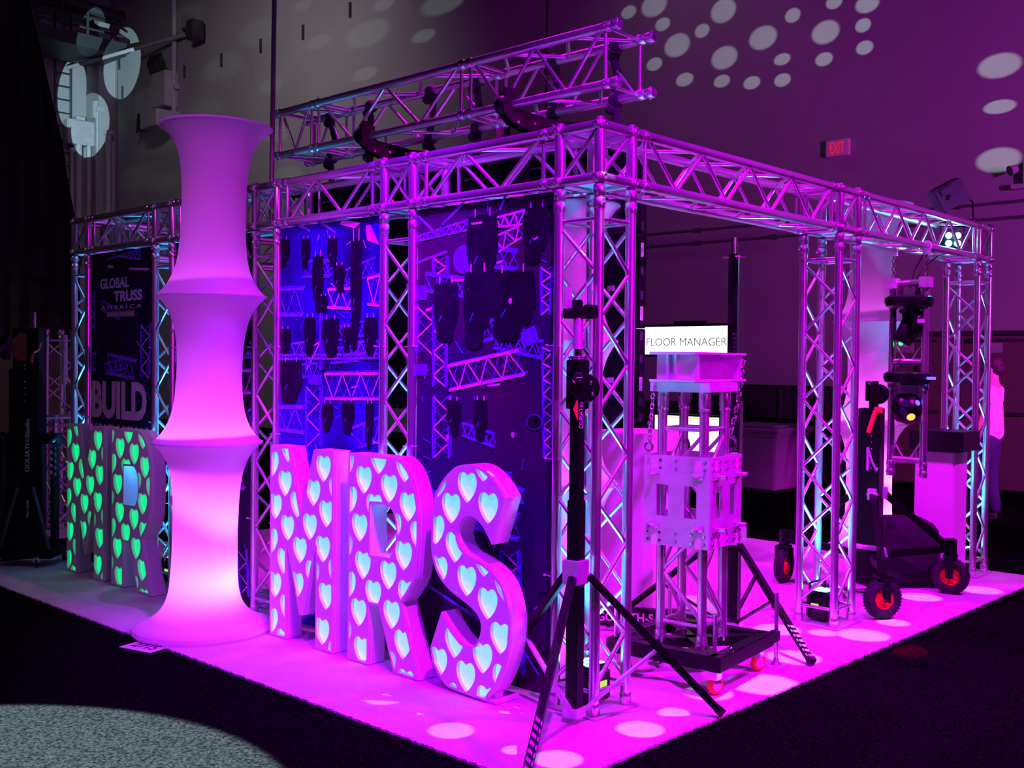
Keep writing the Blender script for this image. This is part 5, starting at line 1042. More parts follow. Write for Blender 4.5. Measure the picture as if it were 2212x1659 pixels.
# hoist chains
def chain(p, q, n, r, parent, lab='chain_link', bow=0.0):
    p, q = V(p), V(q); d = (q - p) / n; u = d.normalized(); x, y = perp(u)
    for i in range(n):
        f = (i + .5) / n; c = p + d * (i + .5) + x * math.sin(math.pi * f) * bow
        b = MB(); b.torus(c, x if i % 2 else y, d.length * 0.62, r, 12, 6, st=(1, 0.58), xa=u); b.build(lab, CHR, parent)
CT = gp(0.335, -0.10, 1.70)
t = thing('hoist_chain', 'shiny chain hanging down the right side of the ground support tower', 'chain', tuple(CT), 'chains of the ground support tower')
chain(gp(0.345, -0.12, 1.66), gp(0.235, -0.10, 1.26), 13, 0.0052, t, bow=0.012)
b = MB(); b.torus(gp(0.225, -0.10, 1.215), (0.7, 0.7, 0), 0.036, 0.008, 20, 8); b.build('shackle', CHR, t)
b = MB(); b.tube(gp(0.225 - .05, -0.10, 1.17), gp(0.225 + .05, -0.12, 1.17), 0.01, 10); b.tube(gp(0.225, -0.10, 1.17), gp(0.225, -0.10, 1.03), 0.012, 10)
for z in (1.12, 1.07): b.lathe([(0, 0), (0.02, 0), (0.02, 0.015), (0, 0.015)], gp(0.225, -0.10, z), 8)
b.build('eye_bolt', CHR, t)
t = thing('slack_chain', 'dark slack chain hanging at the left side of the ground support tower', 'chain', tuple(gp(-0.2, -0.05, 1.5)), 'chains of the ground support tower')
chain(gp(-0.19, 0.14, 1.48), gp(-0.19, 0.16, 1.17), 12, 0.004, t)
t = thing('chain_with_hook', 'short dark chain with hook in front of the white pedestal', 'chain', (0.80, 0.33, 1.32))
chain((0.86, 0.33, 1.325), (0.86, 0.33, 1.22), 5, 0.0035, t)
b = MB(); b.torus((0.86, 0.33, 1.19), (0.7, 0.7, 0), 0.022, 0.006, 14, 6); b.path([(0.86, 0.33, 1.17), (0.87, 0.32, 1.14), (0.86, 0.33, 1.10), (0.88, 0.32, 1.04)], 0.004); b.build('hook', CHR, t)

# ------------------------------------------------------------------ crank lift with pneumatic wheels
LX, LYY = 3.40, 0.25
t = thing('wheeled_crank_lift', 'black crank lift on red-hubbed pneumatic wheels at the right', 'lift', (LX, LYY, 0.0))
b = MB(); b.box((LX, LYY, 0.72), (0.15, 0.15, 1.24), 0.2); b.build('outer_mast', BLK, t, bev=0.005)
b = MB(); b.box((LX + 0.01, LYY - 0.01, 1.42), (0.055, 0.055, 0.22), 0.2); b.box((LX, LYY, 1.46), (0.075, 0.075, 0.14), 0.2); b.build('inner_mast', BLK, t, bev=0.004)
b = MB(); b.lathe([(0, 0), (0.07, 0), (0.07, 0.05), (0, 0.05)], V((LX, LYY, 1.44)) + vx * 0.035, 22, n_); b.build('winch_disc', BLK, t)
b = MB(); 
for i in range(6): b.ball(V((LX, LYY, 1.15 - i * 0.045)) + n_ * 0.10 - vx * 0.03, 0.008, 8, 5)
b.ball(V((LX, LYY, 1.52)) + n_ * 0.05 - vx * 0.03, 0.016, 8, 6); b.build('bolt', CHR, t)
b = MB(); p_ = V((LX, LYY, 1.33)) + n_ * 0.115; b.bar(p_ - vx * 0.01, p_ + vx * -0.06 + V((0, 0, -0.16)), 0.03, 0.02); b.bar(p_ - vx * 0.02 + V((0, 0, 0.0)), p_ + vx * 0.035, 0.02, 0.045); b.build('brake_lever', REDH, t, bev=0.003)
b = MB(); b.path([p_ - vx * 0.055 + V((0, 0, -0.28)), p_ - vx * 0.03 + V((0, 0, -0.36)), p_ - vx * 0.0 + V((0, 0, -0.42)), p_ + vx * 0.01 + V((0, 0, -0.40))], 0.008); b.bar(p_ - vx * 0.06 + V((0, 0, -0.26)), p_ - vx * 0.06 + V((0, 0, -0.42)), 0.012, 0.02); b.build('side_scale', LBL, t)
wheels = [((2.825, -0.108), 0.25), ((3.918, -0.122), -0.55), ((3.415, 0.927), 0.9)]
for (x, y), wr in wheels:
    f = V((x, y, 0)); d = (f - V((LX, LYY, 0))).normalized(); ax = V((math.cos(-0.82 + wr), math.sin(-0.82 + wr), 0)).cross(V((0, 0, 1)))
    ax = ax if ax.dot(n_) > 0 else -ax
    b = MB(); b.bar(V((LX, LYY, 0.30)) + d * 0.06, f + V((0, 0, 0.33)) - d * 0.02, 0.05, 0.05); b.build('outrigger', BLK, t, bev=0.004)
    top = V((LX, LYY, 0.74)) + d * 0.10
    b = MB(); b.bar(top, f + V((0, 0, 0.35)) - d * 0.03, 0.042, 0.042); b.build('strut', BLK, t, bev=0.004)
    b = MB(); b.box(top, (0.06, 0.06, 0.08), 0.3); b.tube(top - V((0, 0, 0.0)) - vx * 0.04, top + vx * 0.04, 0.012, 8); b.build('strut_bracket', ALUP, t, bev=0.004)
    b = MB(); b.box(f + V((0, 0, 0.33)), (0.06, 0.06, 0.14), wr); b.box(f + V((0, 0, 0.275)) , (0.09, 0.09, 0.02), wr - .8)
    for s in (-1, 1): b.bar(f + ax * 0.048 * s + V((0, 0, 0.27)), f + ax * 0.048 * s + V((0, 0, 0.12)), 0.055, 0.008)
    b.build('wheel_fork', BLK, t)
    b = MB(); b.torus(f + V((0, 0, 0.132)), ax, 0.095, 0.037, 36, 12, st=(1, 1))
    for i in range(36):
        a = 2 * math.pi * i / 36; u = V((0, 0, 1)) * math.cos(a) + V((0, 0, 1)).cross(ax) * math.sin(a)
        b.bar(f + V((0, 0, 0.132)) + u * 0.127 - ax * 0.024, f + V((0, 0, 0.132)) + u * 0.127 + ax * 0.024, 0.008, 0.008)
    wh = b.build('wheel_tyre', RUB, t)
    b = MB(); b.lathe([(0.018, -0.025), (0.022, -0.02), (0.03, -0.008), (0.058, -0.008), (0.066, -0.026), (0.066, 0.026), (0.058, 0.008), (0.03, 0.008), (0.022, 0.03), (0.018, 0.035)], f + V((0, 0, 0.132)), 28, ax)
    for i in range(7):
        a = 2 * math.pi * i / 7; u = V((0, 0, 1)) * math.cos(a) + V((0, 0, 1)).cross(ax) * math.sin(a); b.bar(f + V((0, 0, 0.132)) + u * 0.02 + ax * 0.012, f + V((0, 0, 0.132)) + u * 0.06 + ax * 0.012, 0.006, 0.012)
    b.build('wheel_hub', RED, wh)
    b = MB(); b.ball(f + V((0, 0, 0.132)) + ax * 0.035, 0.013, 10, 8); b.build('axle_nut', CHR, wh)
b = MB(); b.path([(3.05, 0.32, 0.42), (3.0, 0.12, 0.42), (3.12, 0.02, 0.40), (3.16, 0.02, 0.33)], 0.017, 10); b.build('push_handle', ALUP, t)
b = MB(); b.box((3.10, 0.60, 0.50), (0.10, 0.12, 0.20)); b.build('stabiliser_block', BLK, t, bev=0.01)
t = thing('lift_cover', 'rounded black cover slumped over equipment behind the wheeled lift', 'cover', (3.95, 0.34, 0.0))
b = MB(); n = 40; vs = []; prof = [(0.96, 0.0), (1.0, 0.06), (1.0, 0.2), (0.98, 0.34), (0.92, 0.43), (0.80, 0.48), (0.55, 0.505), (0.0, 0.515)]
for k, (rr, z) in enumerate(prof):
    for i in range(n):
        a = 2 * math.pi * i / n; ca, sa = math.cos(a), math.sin(a); q = 2 / 5
        px_, py_ = math.copysign(abs(ca) ** q, ca) * 0.29 * rr, math.copysign(abs(sa) ** q, sa) * 0.15 * rr; wv = 1 + 0.03 * math.sin(5 * a + z * 9) + 0.02 * math.sin(11 * a)
        P = V((3.98, 0.30, 0)) + vx * px_ * wv + V((fw.x, fw.y, 0)).normalized() * py_ * wv; vs.append((P.x, P.y, z + 0.008 * math.sin(3 * a)))
b.add(vs, [(k * n + i, k * n + (i + 1) % n, (k + 1) * n + (i + 1) % n, (k + 1) * n + i) for k in range(len(prof) - 1) for i in range(n)], smooth=True); b.build('fabric', FAB, t)

# ------------------------------------------------------------------ hanging ladder truss with moving heads
t = thing('hanging_ladder_truss', 'short aluminium ladder truss hanging by chains from the right-hand beam', 'truss', (3.70, 0.12, 2.27))
for yy in (0.0, 0.24): rod('chord', (3.70, yy, 0.88), (3.70, yy, 2.26), 0.025, ALU, t, 16)
for z in (2.235, 1.67, 0.965): rod('rung', (3.70, 0.02, z), (3.70, 0.22, z), 0.023, ALU, t, 14)
for z, s in ((1.67, 1), (0.965, 1)):
    for yy, q in ((0.02, 1), (0.22, -1)): rod('brace', (3.70, yy, z + 0.13), (3.70, yy + q * 0.07, z + 0.02), 0.008, ALU, t, 8)
b = MB()
for yy in (0.0, 0.24): coupler_obj(t, (3.70, yy, 0.90), (0, 0, 1)); coupler_obj(t, (3.70, yy, 1.52), (0, 0, 1)); b.box((3.70, yy, 2.235), (0.075, 0.075, 0.075))
b.build('end_block', ALUP, t)
b = MB(); b.box((3.66, 0.24, 2.235), (0.004, 0.075, 0.075)); b.build('label_plate', LBL, t)
for yy in (0.0, 0.24):
    chain((3.70, yy, 2.27), (3.70, yy, 2.44), 6, 0.004, t)
    b = MB(); b.torus((3.70, yy, HL), (1, 0, 0), 0.034, 0.008, 18, 6); b.box((3.70, yy, HL - 0.04), (0.03, 0.05, 0.03)); b.build('hook_clamp', ALUP, t)
def moving_head(z, lab, kind):
    t = thing('moving_head', lab, 'stage light', (3.70, 0.12, z), 'moving heads on the ladder truss')
    c = V((3.70, 0.12, z)); fx = V((fw.x, fw.y, 0)).normalized()
    b = MB(); b.lathe([(0, 0.045), (0.14, 0.045), (0.165, 0.03), (0.17, 0.0), (0.16, -0.03), (0.12, -0.05), (0, -0.05)], c, 32); b.build('base', BLKP, t)
    b = MB()
    for s in (-1, 1): b.torus(c + vx * s * 0.06 + V((0, 0, 0.10)), vx, 0.027, 0.007, 14, 6); b.box(c + vx * s * 0.06 + V((0, 0, 0.06)), (0.03, 0.03, 0.04))
    b.build('hook_clamp', STEEL, t)
    b = MB(); b.box(c + n_ * 0.165 + vx * 0.10 + V((0, 0, 0.0)), (0.05, 0.05, 0.02), -0.8); b.build('blue_socket', BLUEL if kind else LCD, t) if kind else b.bm.free()
    if kind == 0:
        ax = (V((0, 0, -1)) * 0.85 - vx * 0.5).normalized(); h = c + V((0, 0, -0.17)) + vx * 0.02
        b = MB()
        for s in (-1, 1): b.bar(c + V((0, 0, -0.04)) + fx * s * 0.075, h + fx * s * 0.085 + V((0, 0, -0.03)), 0.03, 0.085)
        b.bar(c + V((0, 0, -0.065)) - fx * 0.09, c + V((0, 0, -0.065)) + fx * 0.09, 0.09, 0.03); b.build('yoke', BLKP, t, bev=0.008)
        b = MB(); b.lathe([(0, -0.12), (0.05, -0.115), (0.075, -0.07), (0.08, 0.0), (0.07, 0.08), (0.06, 0.14), (0.055, 0.15), (0, 0.145)], h, 22, ax); b.box(h + vx * 0.03 + V((0, 0, .02)), (0.13, 0.13, 0.14), -0.8); hd = b.build('lamp_head', BLKP, t, bev=0.006)
        b = MB(); b.ball(h + ax * 0.15, 0.016, 10, 6); b.build('green_lens', GRNLED, hd)
        b = MB(); b.box(h + n_ * 0.10 + V((0, 0, .03)) + vx * 0.03, (0.06, 0.004, 0.03), -0.8); b.build('side_label', LBL, hd)
    else:
        h = c + V((0, 0, -0.22))
        b = MB(); b.box(c + V((0, 0, -0.08)), (0.11, 0.11, 0.07), -0.8); b.build('yoke', mat('lilac_plastic', (0.45, 0.35, 0.6), 0.4, noise=0.1), t, bev=0.006)
        b = MB(); b.ball(h, 0.118, 28, 20); hd = b.build('lamp_head', BLKP, t)
        for u, w_, mm, nm, rr in ((-0.045, 0.035, LENS, 'dark_lens', 0.03), (0.035, 0.045, BLUEL, 'blue_lens', 0.022), (-0.01, -0.06, HOT, 'red_lens', 0.03), (-0.07, -0.02, LENS, 'dark_lens', 0.026), (0.08, -0.02, LENS, 'dark_lens', 0.026), (0.05, -0.065, LENS, 'dark_lens', 0.024)):
            d = (n_ * math.sqrt(max(0.002, 0.118 ** 2 - u * u - w_ * w_)) + vx * u + V((0, 0, w_))).normalized()
            b = MB(); b.lathe([(0, 0.004), (rr * 0.8, 0.003), (rr, -0.004)], h + d * 0.117, 16, d); b.build(nm, mm, hd)
moving_head(2.10, 'upper black moving light on the hanging ladder truss, head tilted down', 0)
moving_head(1.555, 'lower black moving light with round many-lens head glowing red', 1)
t = thing('power_cable', 'black cable looping from the right-hand beam to the ladder truss', 'cable', (3.7, 0.1, 2.45))
b = MB(); b.path([(3.95, 0.05, 2.52), (3.85, 0.08, 2.46), (3.78, 0.12, 2.33), (3.76, 0.14, 2.2)], 0.005, 6); b.path([(4.3, 0.05, 2.50), (4.1, 0.08, 2.46), (3.9, 0.1, 2.36), (3.80, 0.12, 2.25)], 0.005, 6); b.path([(3.66, 0.22, 2.2), (3.65, 0.23, 1.95), (3.66, 0.22, 1.7)], 0.005, 6); b.path([(3.8, 0.0, 1.6), (3.92, 0.0, 1.64), (3.85, 0.05, 1.7)], 0.005, 6); b.build('cable', RUB, t)
# cyan lamp in the beam and flood lamp above it
t = thing('cyan_par_lamp', 'par lamp with four glowing cyan cells inside the right-hand beam', 'stage light', (4.50, 0.13, 2.60))
b = MB(); c = V((4.50, 0.13, 2.62)); b.lathe([(0, 0.07), (0.06, 0.07), (0.085, 0.04), (0.085, -0.01), (0.08, -0.012), (0, -0.005)], c, 22, -n_ * -1 * -1); b.build('body', BLKP, t)
b = MB()
for u, w_ in ((-.035, .028), (.035, .028), (-.035, -.032), (.035, -.032)): b.ball(c + n_ * 0.018 + vx * u + V((0, 0, w_)), 0.024, 12, 8)
b.build('lamp_cell', mat('cyan_hot_led', (0.2, 0.8, 0.9), 0.3, emit=(0.25, 0.95, 1.0), es=22, noise=0.05), t)
b = MB(); b.path([c - vx * 0.09, c - vx * 0.09 + V((0, 0, 0.10)), c + vx * 0.09 + V((0, 0, 0.10)), c + vx * 0.09], 0.006, 6); b.build('bracket', BLK, t)
spot('cyan_par_beam', (4.44, 0.10, 2.60), (3.2, 0.10, 2.72), (0.05, 0.70, 1.0), 55, 70, 0.8, 0.04)
spot('cyan_par_beam_front', (4.48, 0.10, 2.64), (3.0, -1.0, 2.4), (0.05, 0.75, 1.0), 6, 120, 1.0, 0.04)
t = thing('flood_lamp', 'purple-lit square flood lamp tilted on top of the right-hand beam', 'stage light', (4.72, 0.25, H + 0.02))
c = V((4.72, 0.25, 2.99)); rm = Matrix.Rotation(R(28), 3, n_)
ob = MB(); M_ = rm @ Matrix((vx, -n_, V((0, 0, 1)))).transposed(); ob.box(c, (0.24, 0.14, 0.19), M=M_); ob.box(c + M_ @ V((-.02, -0.075, 0.05)), (0.12, 0.02, 0.06), M=M_)
for i in range(5): ob.box(c + M_ @ V((-0.09 + i * .045, 0, 0.1)), (0.012, 0.13, 0.02), M=M_)
ob.build('housing', mat('grey_lamp_housing', (0.16, 0.14, 0.22), 0.5, noise=0.1), t, bev=0.008)
b = MB(); b.bar(c + V((0, 0, -0.10)) - vx * 0.05, (4.72, 0.25, H + 0.03), 0.03, 0.05); b.bar(c - n_ * -0.08 - vx * 0.03, c + V((0, 0, -0.12)) - vx * 0.06, 0.02, 0.03); b.build('bracket', STEEL, t)
b = MB(); b.path([c + vx * 0.12, c + vx * 0.19 + V((0, 0, -0.04)), c + vx * 0.20 + V((0, 0, -0.2)), c + vx * 0.2 + V((0, 0, -0.30))], 0.006, 6); b.build('cable', RUB, t)

# ------------------------------------------------------------------ podium, pedestal, screens, bin, panel
t = thing('podium', 'pink-lit white podium with black boxed top beside the rightmost tower', 'podium', (4.42, 0.13, 0.0))
b = MB(); b.box((4.42, 0.155, 0.50), (0.30, 0.30, 1.0), 0.05); b.build('body', WHT, t, bev=0.012)
b = MB(); b.box((4.42, 0.13, 1.075), (0.40, 0.40, 0.15), 0.05); b.build('black_top', BLKP, t, bev=0.006)
b = MB()
for i in range(8): b.ball((4.215, 0.22 - i * 0.03, 1.05 + (i % 2) * 0.04), 0.004, 6, 4)
b.box((4.30, -0.072, 1.13), (0.1, 0.004, 0.03)); b.build('vent_dots', STEEL, t)
t = thing('white_pedestal', 'tall white pedestal box between the corner tower and the ground support', 'pedestal', (1.95, 1.22, 0.0))
b = MB(); b.box((1.95, 1.22, 0.595), (0.44, 0.44, 1.19)); b.build('body', WHT, t, bev=0.006)
t = thing('lit_sign_screen', 'bright white screen reading FLOOR MANAGER left of the tall black mast', 'screen', (8.5, 5.3, 1.7))
yl, yr, zb, zt = 6.15, 4.62, 1.775, 2.16
b = MB(); b.box((8.55, (yl + yr) / 2, (zb + zt) / 2), (0.06, yl - yr + 0.06, zt - zb + 0.07)); b.build('bezel', BLKP, t, bev=0.005)
b = MB(); b.box((8.515, (yl + yr) / 2, (zb + zt) / 2), (0.006, yl - yr, zt - zb)); b.build('display', SCRN, t)
text_mb('FLOOR', (8.511, 5.955, 1.895), (0, -1, 0), (0, 0, 1), 0.50, 0.105, 0.001, -0.016).build('lettering', mat('screen_dark_text', (0.02, 0.02, 0.02), 0.6, noise=0.1), t)
text_mb('MANAGER', (8.511, 5.39, 1.895), (0, -1, 0), (0, 0, 1), 0.745, 0.105, 0.001, -0.016).build('lettering', mat('screen_dark_text', (0.02, 0.02, 0.02), 0.6, noise=0.1), t)
b = MB(); b.tube((8.6, 5.4, 0), (8.6, 5.4, 1.75), 0.03, 10); b.box((8.6, 5.4, 0.02), (0.5, 0.7, 0.04)); b.box((8.55, 5.25, 2.21), (0.05, 0.5, 0.05)); b.build('stand', BLK, t)
t = thing('white_monitor', 'white lit monitor seen between the ground support chords', 'screen', (5.6, 3.3, 0.0))
q0, q1 = onp = (V((5.6, 3.70, 0)), V((5.6, 2.92, 0)))
b = MB(); b.box((5.64, 3.31, 0.90), (0.05, 0.84, 0.42)); b.build('bezel', BLKP, t, bev=0.005)
b = MB(); b.box((5.612, 3.31, 0.90), (0.006, 0.80, 0.38)); b.build('display', SCRN, t)
b = MB(); b.box((5.608, 3.31, 1.075), (0.004, 0.80, 0.016)); b.build('amber_bar', AMB, t)
b = MB(); b.torus((5.606, 3.42, 0.76), (1, 0, 0), 0.16, 0.016, 24, 6); b.build('dark_curve', INKD, t)
b = MB(); b.tube((5.68, 3.31, 0), (5.68, 3.31, 0.8), 0.03, 10); b.box((5.68, 3.31, 0.02), (0.4, 0.5, 0.04)); b.build('stand', BLK, t)
t = thing('wheeled_bin', 'large grey plastic bin with lid standing far behind', 'bin', (8.95, 4.35, 0.0))
b = MB(); vs = []
for z, s in ((0.0, 0.36), (0.72, 0.42), (0.72, 0.45), (0.76, 0.45)):
    vs += [(8.95 + a * s, 4.32 + c * s, z) for a, c in ((-1, -1), (1, -1), (1, 1), (-1, 1))]
b.add(vs, [(4 * k + i, 4 * k + (i + 1) % 4, 4 * k + 4 + (i + 1) % 4, 4 * k + 4 + i) for k in range(3) for i in range(4)] + [(3, 2, 1, 0)]); b.build('bin_body', TRASH, t, bev=0.02)
b = MB(); b.box((8.95, 4.32, 0.79), (0.98, 0.98, 0.06)); b.box((8.95, 4.32, 0.83), (0.8, 0.8, 0.04)); b.build('lid', TRASH, t, bev=0.02)
t = thing('mesh_barrier', 'dark perforated mesh panel standing far behind the right-hand towers', 'panel', (9.9, 4.0, 0.0))
b = MB(); b.box((9.9, 4.6, 1.10), (0.03, 3.0, 0.46)); b.build('mesh_sheet', mat('perforated_black', (0.035, 0.03, 0.035), 0.7, col2=(0.012, 0.01, 0.012), scale=60), t)
b = MB(); b.box((9.88, 4.6, 1.34), (0.06, 3.04, 0.03)); b.box((9.88, 4.6, 0.86), (0.08, 3.04, 0.05)); b.box((10.0, 4.6, 0.42), (0.5, 3.0, 0.82)); b.build('frame', BLK, t)
b = MB()
for i in range(5): b.box((9.87, 3.2 + i * 0.7, 1.1), (0.03, 0.03, 0.46))
b.build('post', STEEL, t)
t = thing('folded_tripod_box', 'black utility case with tripod pieces beyond the white pedestal', 'case', (2.9, 2.6, 0.0))
b = MB(); b.box((2.9, 2.7, 0.45), (0.6, 0.5, 0.9)); b.build('case_body', BLKP, t, bev=0.02)
b = MB(); b.bar((2.6, 2.4, 0.02), (2.75, 2.55, 1.15), 0.03, 0.03); b.build('strut', BLK, t)

# ------------------------------------------------------------------ far left: crank lift, truss plinth, dark light
t = thing('studio_crank_lift', 'black crank lift with red crank plate and white side lettering, far left', 'lift', (-0.25, 5.55, 0.0))
KX, KY = -0.30, 5.52; K0 = V((KX, KY, 0)); fx = V((fw.x, fw.y, 0)).normalized()
ka = math.atan2(vx.y, vx.x)
b = MB(); b.box(K0 + V((0, 0, 0.99)), (0.20, 0.16, 1.76), ka); b.box(K0 - vx * 0.10 + V((0, 0, 0.80)), (0.09, 0.10, 1.5), ka); b.build('mast', BLK, t, bev=0.006)
b = MB(); b.tube(K0 + vx * 0.03 + V((0, 0, 1.87)), K0 + vx * 0.03 + V((0, 0, 2.0)), 0.019, 14); b.box(K0 + vx * 0.03 + V((0, 0, 1.875)), (0.12, 0.05, 0.008), ka); b.build('spigot', CHR, t)
b = MB(); b.prism([(0.02, -0.11), (0.02, 0.11), (-0.04, 0.11), (-0.09, 0.05), (-0.09, -0.05), (-0.05, -0.10)], K0 + n_ * 0.10 + V((0, 0, 1.72)) - vx * 0.0, vx, V((0, 0, 1)), 0.012); b.build('crank_plate', mat('rust_red_plate', (0.22, 0.05, 0.035), 0.5, noise=0.3), t, bev=0.003)
b = MB(); b.bar(K0 + n_ * 0.10 + vx * 0.06 + V((0, 0, 1.60)), K0 + n_ * 0.10 + vx * 0.07 + V((0, 0, 1.67)), 0.03, 0.012); b.path([K0 + n_ * 0.1 + vx * 0.075 + V((0, 0, 1.68)), K0 + n_ * 0.1 + vx * 0.115 + V((0, 0, 1.70)), K0 + n_ * 0.1 + vx * 0.135 + V((0, 0, 1.76))], 0.008); b.build('brake_lever', REDH, t)
b = MB()
for z in (1.58, 1.55, 1.45, 1.40, 1.35, 1.30): b.ball(K0 + n_ * 0.085 - vx * 0.0 + V((0, 0, z)), 0.008, 8, 5)
b.build('bolt', CHR, t)
text_mb('GOLIATH-Studio', K0 + n_ * 0.0815 + vx * 0.035 + V((0, 0, 0.74)), V((0, 0, 1)), -vx, 0.42, 0.035, 0.001, 0.015).build('lettering', INK, t)
text_mb('PRO 5200', K0 + n_ * 0.0815 + vx * 0.032 + V((0, 0, 0.38)), V((0, 0, 1)), -vx, 0.135, 0.022, 0.001, 0.01).build('model_lettering', INK, t)
for s, nm in ((-1, 'left'), (1, 'right')):
    q = K0 + vx * (0.20 if s > 0 else -0.20)
    b = MB(); b.bar(q + V((0, 0, 0.12)), q + V((0, 0, 1.0)), 0.055, 0.05); lg = b.build('outrigger', BLK, t, bev=0.004)
    b = MB(); b.box(K0 + vx * s * 0.17 + V((0, 0, 1.0)), (0.14, 0.12, 0.08), ka); b.ball(q + V((0, 0, 1.01)) + n_ * .05, 0.045, 12, 8); b.tube(K0 + vx * s * 0.06 + n_ * 0.1 + V((0, 0, 0.985)), K0 + vx * s * 0.22 + n_ * 0.1 + V((0, 0, 0.985)), 0.005, 8); b.build('pivot', BLK, t)
    b = MB(); stripes(b, q + n_ * 0.029 + V((0, 0, 0.70)), q + n_ * 0.029 + V((0, 0, 0.96)), 0.05, 5, 0.0, 1.0, n_); b.build('stripe_tape', INK, lg) if s > 0 else b.bm.free()
    b = MB(); b.bar(K0 + vx * s * 0.06 + n_ * 0.08 + V((0, 0, 0.62)), K0 + vx * s * 0.20 + n_ * 0.10 + V((0, 0, 0.12)), 0.025, 0.02); b.build('strut', STEEL, t)
b = MB(); b.box(K0 + V((0, 0, 0.10)), (0.46, 0.30, 0.07), ka); b.build('base_frame', BLK, t, bev=0.005)
for a, c in ((-0.2, 0.12), (0.13, 0.16), (0.22, -0.14), (-0.2, -0.14)):
    k = K0 + vx * a + n_ * c
    b = MB(); b.torus(k + V((0, 0, 0.036)), vx, 0.022, 0.013, 16, 8); cw_ = b.build('caster_wheel', RUB, t)
    b = MB(); b.box(k + V((0, 0, 0.058)), (0.05, 0.03, 0.035), ka); b.ball(k + V((0, 0, 0.07)), 0.018, 8, 6); b.build('caster_fork', CHR, cw_)
def mini(name, lab, cx, cy, z0, z1, w_, n, cat='truss', plate=False):
    P = [(cx - w_ / 2, cy + w_ / 2, z0), (cx - w_ / 2, cy - w_ / 2, z0), (cx + w_ / 2, cy - w_ / 2, z0), (cx + w_ / 2, cy + w_ / 2, z0)]
    return frame4(name, lab, cat, None, P, (0, 0, 1), z1 - z0, n, (0, 0, 0, 0), rings=(0.05,))
tr_ = mini('truss_plinth', 'squat truss plinth with flat top beside the black crank lift', 0.44, 6.6, 0.06, 1.08, 0.24, 4)
b = MB(); b.box((0.42, 6.6, 1.105), (0.46, 0.46, 0.015)); b.build('top_plate', WHP, tr_); b = MB(); b.box((0.44, 6.6, 0.035), (0.36, 0.36, 0.03)); b.build('bottom_plate', WHP, tr_)
mini('grey_truss_post', 'unlit grey truss post standing behind the plinth', 0.62, 7.2, 0.01, 1.86, 0.26, 8)
t = thing('display_tube', 'single pale tube displayed upright by the grey truss post', 'tube', (0.43, 6.75, 1.12)); b = MB(); b.tube((0.47, 6.62, 1.40), (0.47, 6.62, 1.85), 0.026, 14); b.tube((0.47, 6.62, 1.113), (0.47, 6.62, 1.42), 0.008, 8); b.build('tube', WHP, t)
t = thing('dark_moving_light', 'dark unlit moving light at the extreme left edge', 'stage light', (-0.15, 6.9, 0.0))
b = MB(); c = V((-0.12, 6.75, 1.73)); b.ball(c, 0.14, 18, 12, sc=(1, 1, .8)); b.box(c + V((-0.02, 0.05, 0.14)), (0.24, 0.2, 0.05)); b.box(c + V((0.1, -0.05, 0)), (0.05, 0.1, 0.22)); b.build('lamp_head', BLKP, t, bev=0.01)
b = MB(); b.tube((-0.10, 6.9, 0.0), (-0.10, 6.9, 1.65), 0.04, 12); b.box((-0.10, 6.9, 0.02), (0.5, 0.5, 0.03)); b.build('stand', BLK, t)
tag(MB().box((0.55, 8.6, 0.86), (2.6, 0.06, 1.7)).build('brown_partition', mat('brown_board', (0.085, 0.065, 0.055), 0.85, noise=0.2, scale=2)), 'dull brown partition board behind the leftmost crank lift', 'partition')
tag(MB().box((0.1, 8.2, 0.56), (1.6, 0.5, 0.46)).box((-0.6, 8.2, 0.16), (0.05, 0.4, 0.34)).box((0.8, 8.2, 0.16), (0.05, 0.4, 0.34)).build('draped_table', mat('dark_table_cloth', (0.035, 0.03, 0.035), 0.9, bump=0.3)), 'dark draped table behind the leftmost crank lift', 'table')

# ------------------------------------------------------------------ person beyond the rightmost tower
def skin_mesh(name, pts, edges, root, mt, parent, sub=2):
    me = bpy.data.meshes.new(name); me.from_pydata([p[:3] for p in pts], edges, []); o = bpy.data.objects.new(name, me); COL.objects.link(o)
    md = o.modifiers.new('s', 'SKIN'); md.use_smooth_shade = True
    for i, p in enumerate(pts):
        sv = me.skin_vertices[0].data[i]; r = p[3]; sv.radius = (r, p[4] if len(p) > 4 else r); sv.use_root = (i == root)
    o.modifiers.new('u', 'SUBSURF').render_levels = sub; o.modifiers['u'].levels = sub
    dg = bpy.context.evaluated_depsgraph_get(); m2 = bpy.data.meshes.new_from_object(o.evaluated_get(dg)); bpy.data.objects.remove(o)
    off = wl(parent)
    for v in m2.vertices: v.co -= off
    for p in m2.polygons: p.use_smooth = True
    m2.materials.clear(); m2.materials.append(mt); o = bpy.data.objects.new(name, m2); COL.objects.link(o); o.parent = parent; return o
PX, PY = 7.87, 0.98
t = thing('person', 'person in white T-shirt and dark jeans walking away beyond the rightmost tower', 'person', (PX, PY, 0.0))
F_ = (-vx * 0.8 + fx * 0.6).normalized(); Sd = F_.cross(V((0, 0, 1))).normalized(); P0 = V((PX, PY, 0))
pp = lambda s, f, z: tuple(P0 + Sd * s + F_ * f + V((0, 0, z)))
